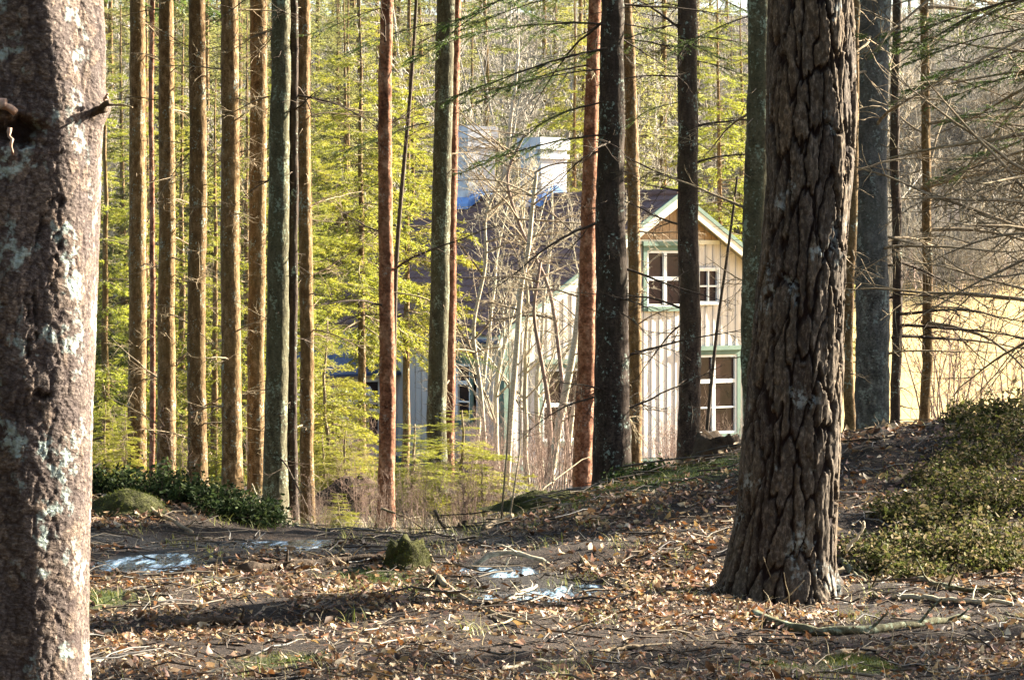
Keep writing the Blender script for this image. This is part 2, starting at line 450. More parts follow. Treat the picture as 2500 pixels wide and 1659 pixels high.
def wet_shade_at(x, y):
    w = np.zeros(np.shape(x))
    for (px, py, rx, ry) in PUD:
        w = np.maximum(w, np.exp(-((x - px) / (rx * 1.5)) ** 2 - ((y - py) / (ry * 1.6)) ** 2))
    w = np.maximum(w, 0.9 * np.exp(-((y - 16.4 - 0.2 * np.sin(x * 2)) / 0.75) ** 2) * (1 - sstep(-0.1, 0.6, x)) * sstep(-3.2, -2.4, x))  # beyond the wet rims: shade of the hollow painted into the soil colour
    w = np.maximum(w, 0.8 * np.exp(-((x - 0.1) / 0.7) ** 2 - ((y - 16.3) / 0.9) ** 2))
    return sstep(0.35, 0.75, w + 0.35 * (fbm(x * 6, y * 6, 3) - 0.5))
def field_at(x, y):
    return sstep(0.095, 0.115, x / np.maximum(y, 1)) * sstep(40, 48, y) * (1 - sstep(118, 124, y))
gcol = np.stack([moss_at(GX, GY), wet_shade_at(GX, GY), field_at(GX, GY), np.ones_like(GX)], -1).reshape(-1, 4)
ny, nx = GX.shape
ii = np.arange(ny - 1)[:, None] * nx; jj = np.arange(nx - 1)[None, :]
Q = np.stack([ii + jj, ii + jj + 1, ii + nx + jj + 1, ii + nx + jj], -1).reshape(-1, 4)
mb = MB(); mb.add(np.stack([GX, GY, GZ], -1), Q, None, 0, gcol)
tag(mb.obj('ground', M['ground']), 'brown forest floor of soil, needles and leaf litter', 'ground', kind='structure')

# puddles
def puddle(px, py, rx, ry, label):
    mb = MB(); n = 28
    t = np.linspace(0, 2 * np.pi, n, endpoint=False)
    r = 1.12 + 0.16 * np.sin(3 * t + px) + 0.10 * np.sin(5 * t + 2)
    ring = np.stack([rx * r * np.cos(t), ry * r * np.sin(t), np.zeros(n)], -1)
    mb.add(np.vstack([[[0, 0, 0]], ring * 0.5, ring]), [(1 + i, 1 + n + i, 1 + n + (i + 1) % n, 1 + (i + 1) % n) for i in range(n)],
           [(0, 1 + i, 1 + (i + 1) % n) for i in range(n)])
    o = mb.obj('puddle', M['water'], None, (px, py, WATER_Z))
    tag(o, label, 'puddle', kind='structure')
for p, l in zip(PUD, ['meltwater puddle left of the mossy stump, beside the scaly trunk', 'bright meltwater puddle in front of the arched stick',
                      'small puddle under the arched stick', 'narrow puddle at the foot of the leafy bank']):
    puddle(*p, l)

# ------------------------------------------------------------------ prototype generators for branches, boughs, trees
def wander(p0, d0, L, n, rng, wob=0.12, droop=0.0):
    P = [np.array(p0, float)]; d = np.array(d0, float); d /= np.linalg.norm(d)
    st = L / (n - 1)
    for i in range(n - 1):
        d = d + rng.normal(0, wob, 3) + np.array([0, 0, -droop])
        d /= np.linalg.norm(d)
        P.append(P[-1] + d * st)
    return np.array(P)

def dead_branch(seed, L=1.0, side=9, sub=3, rb=0.010, up=0.1, droop=0.02):
    """along +X from the trunk"""
    rng = np.random.default_rng(seed); mb = MB()
    P = wander((-0.03, 0, 0), (1, 0, up), L, 12, rng, 0.07, droop)
    R = rb * (1 - 0.82 * np.linspace(0, 1, 12))
    mb.tube(P, R, 5)
    for i in range(side):
        t = rng.uniform(0.15, 0.97); q = P[int(t * 11)]
        s = 1 if i % 2 else -1
        l = L * rng.uniform(0.18, 0.48) * (1.1 - 0.6 * t)
        d = np.array([rng.uniform(0.5, 1.0), s * rng.uniform(0.3, 0.9), rng.uniform(-0.45, 0.35)])
        S = wander(q, d, l, 6, rng, 0.14, 0.03)
        mb.tube(S, rb * 0.42 * (1.1 - 0.6 * t) * (1 - 0.7 * np.linspace(0, 1, 6)), 3)
        for j in range(sub):
            q2 = S[rng.integers(1, 5)]
            S2 = wander(q2, (S[-1] - S[0]) / l + rng.normal(0, 0.5, 3), l * rng.uniform(0.25, 0.5), 4, rng, 0.15)
            mb.tube(S2, rb * 0.2 * (1 - 0.6 * np.linspace(0, 1, 4)), 3)
    return mb

DEAD = [dead_branch(100 + i, 1.0, 8 + i % 5, 2 + i % 3, 0.011, [0.12, -0.1, 0.25, 0.0][i % 4], [0.02, 0.05, -0.01][i % 3]) for i in range(9)]
DEAD_M = {}
for k in ('twig', 'twig_dark'):
    DEAD_M[k] = [d.mesh('branch', M[k]) for d in DEAD]
STUB = [dead_branch(150 + i, 0.35, 2, 1, 0.010, 0.1, 0.03) for i in range(4)]
STUB_M = {k: [d.mesh('branch', M[k]) for d in STUB] for k in ('twig', 'twig_dark')}

def needles(mb, base, d, L, W, rng, mi):
    """thin triangles: base (m,3), direction d (m,3)"""
    m = len(base)
    s = np.cross(d, rng.normal(0, 1, (m, 3))); s /= (np.linalg.norm(s, axis=1, keepdims=True) + 1e-9)
    d = d / (np.linalg.norm(d, axis=1, keepdims=True) + 1e-9)
    L = L * rng.uniform(0.7, 1.25, (m, 1)); W = W * rng.uniform(0.7, 1.2, (m, 1))
    V = np.stack([base - s * W / 2 + d * L * 0.25, base + d * L, base + s * W / 2 + d * L * 0.25], 1).reshape(-1, 3)
    V2 = V.reshape(m, 3, 3)
    B = base[:, None, :]
    V4 = np.concatenate([B, V2], 1).reshape(-1, 3)
    Qd = np.arange(m)[:, None] * 4 + np.array([[0, 1, 2, 3]])
    mb.add(V4, Qd, None, mi)

def bough(seed, L=1.2, nside=12, nper=30, nl=0.035, nw=0.006, droop=0.03, up=0.05, flat=0.35, stemr=0.009):
    rng = np.random.default_rng(seed); mb = MB()
    P = wander((-0.03, 0, 0), (1, 0, up), L, 10, rng, 0.05, droop)
    mb.tube(P, stemr * (1 - 0.8 * np.linspace(0, 1, 10)), 4, 0)
    shoots = [(P[5:], 0.7)]
    for i in range(nside):
        t = 0.12 + 0.85 * (i + rng.uniform(0, 0.8)) / nside
        q = P[min(9, int(t * 9.99))]
        s = 1 if i % 2 else -1
        l = L * (0.48 - 0.36 * t) * rng.uniform(0.75, 1.2)
        S = wander(q, (0.75, s * rng.uniform(0.55, 0.95), rng.uniform(-0.25, 0.12)), l, 5, rng, 0.07, 0.05)
        mb.tube(S, stemr * 0.35 * (1 - 0.6 * np.linspace(0, 1, 5)), 3, 0)
        shoots.append((S, 1.0))
        for j in range(2):
            q2 = S[1 + j]
            S2 = wander(q2, (S[-1] - S[0]) / l + np.array([0.4, -0.5 * s if j else 0.6 * s, -0.1]), l * 0.5, 4, rng, 0.07, 0.05)
            shoots.append((S2, 0.6))
    for S, w in shoots:
        m = max(4, int(nper * w))
        t = rng.uniform(0, 1, m) ** 0.9 * (len(S) - 1.001); i0 = t.astype(int); f = (t - i0)[:, None]
        b = S[i0] * (1 - f) + S[i0 + 1] * f
        d = S[i0 + 1] - S[i0]; d /= np.linalg.norm(d, axis=1, keepdims=True)
        r = rng.normal(0, 1, (m, 3)); r[:, 2] *= flat; 
        needles(mb, b, d * 0.75 + r * 0.6, nl, nw, rng, 1)
    return mb

def xform(mb_src, dst, M4, col=None):
    A = np.array(M4)
    off = dst.n
    for V in mb_src.V:
        pass
    V = np.vstack(mb_src.V)
    V2 = V @ A[:3, :3].T + A[:3, 3]
    dst.V.append(V2); dst.C.append(np.zeros((len(V2), 4)))
    for Qa, Ma in zip(mb_src.Q, mb_src.QM): dst.Q.append(Qa + off); dst.QM.append(Ma)
    for Ta, Ma in zip(mb_src.T, mb_src.TM): dst.T.append(Ta + off); dst.TM.append(Ma)
    dst.n += len(V2)

def spruce_crown(seed, H=10.0, RB=1.9, z0=0.3, whorls=22, per=6, blist=None, dens=1.0):
    """crown from z0 to H made of boughs; returns MB (mat 0 wood, mat 1 needles)"""
    rng = np.random.default_rng(seed); mb = MB()
    for w in range(whorls):
        t = (w + rng.uniform(-0.3, 0.3)) / whorls; t = min(max(t, 0), 0.985)
        z = z0 + (H - z0) * t
        Lb = RB * (1 - t) ** 0.8 * rng.uniform(0.8, 1.1) + 0.12
        for i in range(max(3, int(per * dens))):
            a = rng.uniform(0, 2 * np.pi)
            b = blist[rng.integers(len(blist))]
            tilt = -0.30 + 0.65 * t + rng.normal(0, 0.1)
            Mx = Matrix.Translation((0, 0, z + rng.uniform(-0.12, 0.12))) @ Matrix.Rotation(a, 4, 'Z') @ Matrix.Rotation(-tilt, 4, 'Y') @ Matrix.Rotation(rng.normal(0, 0.2), 4, 'X') @ Matrix.Scale(Lb * rng.uniform(0.7, 1.15), 4)
            xform(b, mb, Mx)
    return mb

BOUGH_LO = [bough(200 + i, 1.0, 8, 9, 0.10, 0.022, 0.05, 0.05, 0.5, 0.012) for i in range(4)]
BOUGH_MID = [bough(220 + i, 1.0, 12, 26, 0.060, 0.010, 0.03, 0.10, 0.5, 0.010) for i in range(4)]
BOUGH_HI = [bough(240 + i, 1.2, 16, 60, 0.030, 0.0045, 0.045, 0.02, 0.4, 0.009) for i in range(4)]
BOUGH_HI_M = [b.mesh('bough', [M['twig_dark'], M['needle']]) for b in BOUGH_HI]
def trunk_simple(H, r, seed, k=7):
    rng = np.random.default_rng(seed); n = 12
    P = np.stack([np.cumsum(rng.normal(0, 0.02, n)), np.cumsum(rng.normal(0, 0.02, n)), np.linspace(-0.5, H, n)], -1)
    mb = MB(); mb.tube(P, r * (1.05 - np.linspace(0, 1, n)) + 0.008, k); return mb
FAR_SPRUCE = []
for i in range(4):
    cr = spruce_crown(300 + i, 12.0, 2.0, 0.8, 24, 6, BOUGH_LO)
    FAR_SPRUCE.append((trunk_simple(12, 0.14, 320 + i).mesh('trunk', M['spruce']), cr.mesh('crown', [M['twig_dark'], M['needle_far']])))
HIGH_CROWN = [spruce_crown(340 + i, 8.0, 1.5, 0.0, 16, 5, BOUGH_LO).mesh('crown', [M['twig_dark'], M['needle']]) for i in range(3)]
YOUNG = []
for i in range(4):
    cr = spruce_crown(360 + i, 2.0, 0.80, 0.05, 12, 8, BOUGH_MID)
    YOUNG.append((trunk_simple(2.0, 0.03, 380 + i, 5).mesh('trunk', M['twig']), cr.mesh('crown', [M['twig'], M['needle_young']])))
MIDS = []
for i in range(3):
    cr = spruce_crown(400 + i, 9.0, 1.45, 0.5, 22, 6, BOUGH_MID)
    MIDS.append((trunk_simple(9.0, 0.085, 420 + i).mesh('trunk', M['spruce']), cr.mesh('crown', [M['twig'], M['needle_young']])))

MIDS_HIGH = []
for i in range(2):
    cr = spruce_crown(440 + i, 9.5, 1.75, 3.1, 19, 6, BOUGH_MID)
    MIDS_HIGH.append((trunk_simple(9.5, 0.085, 450 + i).mesh('trunk', M['spruce']), cr.mesh('crown', [M['twig'], M['needle_young']])))

def bare_tree(seed, H=9.0, r=0.10, levels=4, nch=(9, 6, 5, 4), wob=0.09, lean=0.0, fork=0.35, tmin=0.012):
    rng = np.random.default_rng(seed); tr = MB(); cr = MB()
    n = 14
    P = wander((0, 0, -0.3), (lean, 0, 1), H, n, rng, wob * 0.5)
    R = r * (1 - 0.85 * np.linspace(0, 1, n))
    tr.tube(P, R, 7)
    def grow(P, R, L, lev):
        n = len(P)
        for c in range(nch[lev]):
            t = rng.uniform(0.25 if lev == 0 else 0.15, 0.98); i = min(n - 2, int(t * (n - 1)))
            q = P[i]; d = P[i + 1] - P[i]; d /= np.linalg.norm(d)
            s = np.cross(d, rng.normal(0, 1, 3)); s /= np.linalg.norm(s)
            nd = d * rng.uniform(0.5, 1.0) + s * rng.uniform(0.45, 0.9) + np.array([0, 0, 0.18])
            l = L * rng.uniform(0.32, 0.55) * (1.15 - 0.65 * t)
            m = 6 if lev < 2 else 4
            S = wander(q, nd, l, m, rng, wob + 0.04 * lev)
            r0 = max(tmin * (0.75 if lev > 1 else 1), R[i] * rng.uniform(0.35, 0.6)); 
            RR = r0 * (1 - 0.65 * np.linspace(0, 1, m))
            cr.tube(S, RR, 4 if lev == 0 else 3)
            if lev + 1 < levels: grow(S, RR, l, lev + 1)
    grow(P, R, H, 0)
    return tr, cr
FAR_BARE = []
for i in range(5):
    t_, c_ = bare_tree(500 + i, 10.0, 0.11, 4, (14, 7, 5, 3), 0.10, 0.0, 0.35, 0.013)
    FAR_BARE.append((t_.mesh('trunk', M['far_bark']), c_.mesh('crown', M['far_bark'])))
NEAR_BARE = [(t_.mesh('trunk', M['pale_bark']), c_.mesh('crown', M['pale_bark'])) for t_, c_ in [bare_tree(540 + i, 10.0, 0.10, 4, (12, 6, 4, 3), 0.13, 0.05, 0.35, 0.010) for i in range(3)]]
SHRUB = []
for i in range(4):
    mbt, mbc = MB(), MB()
    rng = np.random.default_rng(560 + i)
    for s in range(9):
        t_, c_ = bare_tree(580 + 20 * i + s, rng.uniform(1.6, 3.0), 0.013, 3, (6, 4, 2), 0.12, rng.normal(0, 0.2), 0.3, 0.0035)
        Mx = Matrix.Translation((rng.normal(0, 0.18), rng.normal(0, 0.18), 0)) @ Matrix.Rotation(rng.uniform(0, 6.28), 4, 'Z')
        xform(t_, mbt, Mx); xform(c_, mbc, Mx)
    SHRUB.append((mbt.mesh('stems', M['shrub_bark']), mbc.mesh('twigs', M['shrub_bark'])))

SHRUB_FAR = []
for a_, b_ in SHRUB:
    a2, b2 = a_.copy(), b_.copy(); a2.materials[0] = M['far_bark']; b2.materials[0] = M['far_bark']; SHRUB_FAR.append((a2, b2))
def plant_tree(name, proto, x, y, s, rz, label, cat, group, sz=1.0, sink=0.0, crown_name='crown', trunk_name='trunk'):
    e = empty(name, (x, y, gz(x, y) - sink), label, cat, group, rz)
    for nm, me in ((trunk_name, proto[0]), (crown_name, proto[1])):
        o = put(nm, me, e); o.scale = (s, s, s * sz)
        if nm in ('stems', 'twigs'): o['kind'] = 'stuff'
    return e

# ------------------------------------------------------------------ the house
TH = math.radians(38)
HX, HY = -0.16, 64.0
HZ0 = -3.45
ZE, ZR = 0.10, 3.06           # eave and ridge, world heights
HW, HL = 4.85, 9.0
house = empty('wooden_house', (HX, HY, HZ0), 'pale board-and-batten wooden house with dark tiled roof behind the trees', 'house', rz=TH)
ze, zr = ZE - HZ0, ZR - HZ0   # local heights
SL = (zr - ze) / HW
def H_obj(mb, name, mat, parent=house, smooth=False):
    return mb.obj(name, mat, parent, None, smooth)
H_obj(MB().box(-0.05, 2 * HW + 0.05, -0.05, HL + 0.05, -0.8, 0.45), 'foundation', M['stone'])
core = MB()
core.prism([(0.06, 0.40), (2 * HW - 0.06, 0.40), (2 * HW - 0.06, ze - 0.03), (HW, zr - 0.08), (0.06, ze - 0.03)], 'y', 0.06, HL - 0.06)
H_obj(core, 'wall_core', M['dark_in'])
g_wall = H_obj(MB().box(0.0, 2 * HW, -0.035, -0.002, 0.40, 0.56), 'gable_wall', M['green_trim'])
l_wall = H_obj(MB().box(-0.035, -0.002, 0.0, HL, 0.40, 0.56), 'long_wall', M['green_trim'])
# windows: (wall, along, z bottom, z top, half width)
GW = [(4.62, 0.58 - HZ0, 1.86 - HZ0, 0.56), (6.12, -2.40 - HZ0, -0.56 - HZ0, 0.72), (1.62, -2.40 - HZ0, -0.78 - HZ0, 0.62), (5.95, 0.66 - HZ0, 1.42 - HZ0, 0.30)]
LW = [(1.67, -1.95 - HZ0, -0.68 - HZ0, 0.52), (7.6, -1.95 - HZ0, -0.68 - HZ0, 0.52)]
BW = 0.235
def cover(wall, length, wins, gable):
    """every board and every batten is a piece of its own, cut round the windows"""
    n = int(length / BW)
    w = length / n
    for i in range(n + 1):
        for kind in ('board', 'batten'):
            if kind == 'board' and i == n: continue
            a0, a1 = (i * w + 0.006, (i + 1) * w - 0.006) if kind == 'board' else (i * w - 0.03, i * w + 0.03)
            a0, a1 = max(a0, 0.0), min(a1, length)
            th0, th1 = (0.0, 0.028) if kind == 'board' else (0.0285, 0.046)
            zt = lambda a: (ze + SL * (a if a < HW else 2 * HW - a) - 0.06) if gable else ze - 0.04
            segs = [(0.57, None)]
            for (c, z0, z1, hw) in wins:
                if a1 > c - hw and a0 < c + hw:
                    new = []
                    for (s0, s1) in segs:
                        top = s1 if s1 is not None else 99
                        if s0 < z0 and top > z1:
                            new += [(s0, z0), (z1, s1)]
                        else: new.append((s0, s1))
                    segs = new
            for s0, s1 in segs:
                za, zb = (zt(a0), zt(a1)) if s1 is None else (s1, s1)
                if min(za, zb) - s0 < 0.02: continue
                mb = MB()
                poly = [(a0, s0), (a1, s0), (a1, zb), (a0, za)]
                if gable and a0 < HW < a1 and s1 is None: poly = [(a0, s0), (a1, s0), (a1, zb), (HW, zt(HW)), (a0, za)]
                if gable: mb.prism(poly, 'y', -th1, -th0)
                else: mb.prism(poly, 'x', -th1, -th0)
                H_obj(mb, kind, M[kind], wall)
cover(g_wall, 2 * HW, GW, True)
cover(l_wall, HL, LW, False)
# corner boards
H_obj(MB().box(-0.075, 0.10, -0.075, -0.060, 0.56, ze - 0.02), 'corner_board', M['green_trim'])
H_obj(MB().box(-0.075, -0.060, -0.0595, 0.10, 0.56, ze - 0.02), 'corner_board', M['green_trim'])
def window(kind, c, z0, z1, hw, nx=2, nz=3, green=True, xoff=0.0, head=True, parent=house):
    """kind 'g' on the gable (faces -y) or 'l' on the long wall (faces -x)"""
    def B(mb, a0, a1, d0, d1, zz0, zz1):      # d = distance out of the wall
        if kind == 'g': mb.box(a0, a1, -d1 - xoff, -d0 - xoff, zz0, zz1)
        else: mb.box(-d1 - xoff, -d0 - xoff, a0, a1, zz0, zz1)
        return mb
    t = 0.11 if green else 0.05
    mb = MB()
    B(mb, c - hw - t, c - hw, 0.060, 0.095, z0 - t, z1 + t); B(mb, c + hw, c + hw + t, 0.060, 0.095, z0 - t, z1 + t)
    B(mb, c - hw, c + hw, 0.060, 0.094, z1, z1 + t); B(mb, c - hw, c + hw, 0.060, 0.12, z0 - t, z0)
    if head: B(mb, c - hw - t - 0.05, c + hw + t + 0.05, 0.060, 0.15, z1 + t, z1 + t + 0.10)
    wn_ = H_obj(mb, 'window', M['green_trim'] if green else M['white_paint'], parent)
    fr = MB(); s = 0.055 if green else 0.03; mu = 0.045 if green else 0.02
    B(fr, c - hw, c - hw + s, 0.02, 0.075, z0, z1); B(fr, c + hw - s, c + hw, 0.02, 0.075, z0, z1)
    B(fr, c - hw + s, c + hw - s, 0.02, 0.075, z0, z0 + s); B(fr, c - hw + s, c + hw - s, 0.02, 0.075, z1 - s, z1)
    for i in range(1, nx):
        a = c - hw + 2 * hw * i / nx; B(fr, a - mu, a + mu, 0.02, 0.078, z0 + s, z1 - s)
    for j in range(1, nz):
        z = z0 + (z1 - z0) * j / nz
        B(fr, c - hw + s, c + hw - s, 0.021, 0.070, z - (mu if j == nz - 1 else 0.018), z + (mu if j == nz - 1 else 0.018))
    H_obj(fr, 'casement', M['white_paint'], wn_)
    for i in range(nx):
        for j in range(nz):
            a0 = c - hw + 2 * hw * i / nx; a1 = c - hw + 2 * hw * (i + 1) / nx
            zz0 = z0 + (z1 - z0) * j / nz; zz1 = z0 + (z1 - z0) * (j + 1) / nz
            H_obj(B(MB(), a0 + 0.012, a1 - 0.012, -0.02, 0.012, zz0 + 0.008, zz1 - 0.008), 'pane', M['pane'], wn_)
    return wn_
window('g', *GW[0], nz=2); window('g', *GW[1], nz=3); window('g', *GW[2], nz=2); window('g', *GW[3], 2, 2, False, head=False)
for w in LW: window('l', *w)
# gable top panel of brown boards
zp = zr - 0.95
npan = 13
pan = H_obj(MB().box(HW - 0.95 / SL + 0.12, HW + 0.95 / SL - 0.12, -0.10, -0.0605, zp - 0.10, zp), 'gable_panel', M['cream_trim'])
hwp = 0.95 / SL - 0.16
for i in range(npan):
    a0 = HW - hwp + 2 * hwp * i / npan + 0.006; a1 = HW - hwp + 2 * hwp * (i + 1) / npan - 0.006
    f = lambda a: zr - SL * abs(a - HW) - 0.10
    poly = [(a0, zp + 0.001), (a1, zp + 0.001), (a1, max(f(a1), zp + 0.01)), (a0, max(f(a0), zp + 0.01))]
    if a0 < HW < a1: poly = [(a0, zp + 0.001), (a1, zp + 0.001), (a1, f(a1)), (HW, f(HW)), (a0, f(a0))]
    H_obj(MB().prism(poly, 'y', -0.085, -0.0605), 'panel_board', M['brown_wood'], pan)
# roof: two pantile slopes
def slope(side):
    mb = MB(); ov = 0.42; y0, y1 = -0.32, HL + 0.32
    nyv = int((y1 - y0) / 0.22) * 5; Ls = math.hypot(HW + ov, SL * (HW + ov)); nc = int(Ls / 0.34)
    ys = np.linspace(y0, y1, nyv + 1)
    wave = 0.028 * np.abs(np.sin(np.linspace(0, np.pi * (nyv / 5), nyv + 1)))
    rows = []
    for c in range(nc):
        for (t, h) in ((c / nc, 0.0), ((c + 0.995) / nc, 0.03)):
            d = t * (HW + ov)               # horizontal distance from the ridge
            x = HW - d if side < 0 else HW + d
            rows.append(np.stack([np.full_like(ys, x), ys, zr + 0.10 - SL * d + wave + h], -1))
    V = np.array(rows); nr, nv, _ = V.shape
    i = np.arange(nr - 1)[:, None] * nv; j = np.arange(nv - 1)[None, :]
    Qs = np.stack([i + j, i + nv + j, i + nv + j + 1, i + j + 1], -1).reshape(-1, 4)
    mb.add(V.reshape(-1, 3), Qs)
    # soffit boarding below
    e = HW + ov - 0.02
    xa, xb = (HW, HW - e) if side < 0 else (HW, HW + e)
    mb.add([(xa, y0 + 0.02, zr + 0.05), (xa, y1 - 0.02, zr + 0.05), (xb, y1 - 0.02, zr + 0.05 - SL * e), (xb, y0 + 0.02, zr + 0.05 - SL * e),
            (xa, y0 + 0.02, zr - 0.02), (xa, y1 - 0.02, zr - 0.02), (xb, y1 - 0.02, zr - 0.02 - SL * e), (xb, y0 + 0.02, zr - 0.02 - SL * e)],
           [(0, 1, 2, 3), (7, 6, 5, 4), (3, 2, 6, 7), (0, 3, 7, 4), (1, 5, 6, 2)], None, 1)
    return mb
roof = H_obj(slope(-1), 'roof', [M['rooftile'], M['cream_trim']])
H_obj(slope(1), 'roof_slope', [M['rooftile'], M['cream_trim']], roof)
rt = MB(); rt.tube([(HW, -0.34, zr + 0.12), (HW, HL / 2, zr + 0.12), (HW, HL + 0.34, zr + 0.12)], 0.11, 10)
H_obj(rt, 'ridge_cap', M['rooftile'], roof)
def bargeboard(side, y, mat, zoff, hgt, th):
    e = HW + 0.46; s = -1 if side < 0 else 1
    p = [(HW, zr + zoff), (HW, zr + zoff - hgt), (HW + s * e, zr + zoff - hgt - SL * e), (HW + s * e, zr + zoff - SL * e)]
    H_obj(MB().prism(p, 'y', y - th, y), 'bargeboard', mat, roof)
for s in (-1, 1):
    bargeboard(s, -0.325, M['cream_trim'], 0.045, 0.20, 0.03)
    bargeboard(s, -0.322, M['green_trim'], 0.155, 0.105, 0.05)
gm = MB(); e = HW + 0.44
gm.tube([(HW - e - 0.06, -0.34, ze + 0.02 - SL * 0.44), (HW - e - 0.06, HL / 2, ze + 0.02 - SL * 0.44), (HW - e - 0.06, HL + 0.34, ze + 0.02 - SL * 0.44)], 0.055, 8)
H_obj(gm, 'gutter', M['slate'], roof)
H_obj(MB().box(-0.40, -0.375, -0.30, HL + 0.30, ze - 0.36, ze - 0.20), 'eaves_board', M['cream_trim'], roof)
# chimneys with caps and blue skirts
def chimney(yc, top, w=0.40):
    z1 = top - HZ0
    c = H_obj(MB().box(HW - w, HW + w, yc - w, yc + w, zr - 0.6, z1 - 0.52), 'chimney', M['plaster'])
    cp = MB(); cp.box(HW - w - 0.05, HW + w + 0.05, yc - w - 0.05, yc + w + 0.05, z1 - 0.52, z1 - 0.40)
    cp.box(HW - w, HW + w, yc - w, yc + w, z1 - 0.40, z1 - 0.30); cp.box(HW - w - 0.06, HW + w + 0.06, yc - w - 0.06, yc + w + 0.06, z1 - 0.30, z1)
    H_obj(cp, 'chimney_cap', M['plaster'], c)
    sk = MB()
    a = w + 0.07
    for s in (-1, 1):
        sk.prism([(HW, zr + 0.17), (HW + s * a, zr + 0.17 - SL * a), (HW + s * a, zr + 0.30 - SL * a), (HW + s * (w + 0.01), zr + 0.42 - SL * w), (HW, zr + 0.42)], 'y', yc - a, yc + a)
    H_obj(sk, 'flashing', M['flash'], c)
chimney(7.6, 5.0, 0.42); chimney(4.7, 4.62, 0.40)
# porch on the long wall
py0, py1, pd = 4.1, 6.3, 1.7
pz = -0.93 - HZ0
pw = MB(); pw.box(-pd, -0.06, py0, py1, 0.3, pz)
porch = H_obj(pw, 'porch', M['board'])
pr = MB(); o_ = 0.28
A_ = [(-pd - o_, py0 - o_, pz - 0.02), (-0.062, py0 - o_, pz - 0.02), (-0.062, py1 + o_, pz - 0.02), (-pd - o_, py1 + o_, pz - 0.02)]
top = [(-pd * 0.55, (py0 + py1) / 2, pz + 0.92), (-0.062, (py0 + py1) / 2, pz + 0.92)]
pr.add(A_ + top, [(0, 1, 5, 4), (2, 3, 4, 5)], [(3, 0, 4)])
pr.add([(x, y, z - 0.05) for x, y, z in A_] + A_, [(3, 2, 1, 0), (0, 1, 5, 4), (2, 3, 7, 6), (3, 0, 4, 7)])
H_obj(pr, 'porch_roof', M['slate'], porch)
def porch_window(kind, c, z0, z1, hw, pos, nz=2):
    mb = MB(); p = MB()
    def B(m, a0, a1, d0, d1, q0, q1):
        if kind == 'x': m.box(pos - d1, pos - d0, a0, a1, q0, q1)
        else: m.box(a0, a1, pos - d1, pos - d0, q0, q1)
    s = 0.07
    B(mb, c - hw - s, c - hw, 0, 0.05, z0 - s, z1 + s); B(mb, c + hw, c + hw + s, 0, 0.05, z0 - s, z1 + s)
    B(mb, c - hw, c + hw, 0, 0.049, z0 - s, z0); B(mb, c - hw, c + hw, 0, 0.049, z1, z1 + s)
    for j in range(1, nz): 
        z = z0 + (z1 - z0) * j / nz; B(mb, c - hw, c + hw, 0.004, 0.04, z - 0.03, z + 0.03)
    H_obj(mb, 'window_frame', M['white_paint'], porch)
    B(p, c - hw, c + hw, 0.001, 0.02, z0, z1)
    H_obj(p, 'pane', M['pane'], porch)
porch_window('x', py0 + 0.55, 1.0, 2.25, 0.32, -pd); porch_window('x', py1 - 0.55, 1.0, 2.25, 0.32, -pd)
porch_window('y', -0.95, 1.0, 2.3, 0.42, py0)
# a low outbuilding wall left of the porch, with one small white window
sh = P3(800, 1000, 62.0)
shed = empty('garden_shed', (sh.x, 62.0, gz(sh.x, 62.0)), 'small brown board shed with white window, left of the porch', 'shed', rz=math.radians(12))
shh = -1.45 - gz(sh.x, 62.0)
wl = MB().box(-0.9, 0.9, 0, 1.6, 0, shh).obj('wall', M['brown_wood'], shed, None, False)
for i in range(9):
    MB().box(-0.9 + i * 0.2 + 0.008, -0.9 + (i + 1) * 0.2 - 0.008, -0.022, -0.001, 0.02, shh - 0.02).obj('board', M['stone'], wl, None, False)
sr = MB(); sr.prism([(-0.15, shh), (1.75, shh + 0.0), (1.75, shh + 0.06), (0.8, shh + 0.35), (-0.15, shh + 0.06)], 'x', -1.05, 1.05)
sr.obj('roof', M['stone'], shed, None, False)
wz = -1.72 - gz(sh.x, 62.0)
sw = MB(); c0 = 0.22
for q in ((c0 - 0.26, c0 - 0.19, wz - 0.62, wz), (c0 + 0.19, c0 + 0.26, wz - 0.62, wz), (c0 - 0.19, c0 + 0.19, wz - 0.07, wz - 0.001), (c0 - 0.19, c0 + 0.19, wz - 0.62, wz - 0.55)):
    sw.box(q[0], q[1], -0.06, -0.023, q[2], q[3])
w_ = sw.obj('window', M['white_paint'], shed, None, False)
MB().box(c0 - 0.19, c0 + 0.19, -0.034, -0.023, wz - 0.55, wz - 0.07).obj('pane', M['pane'], w_, None, False)

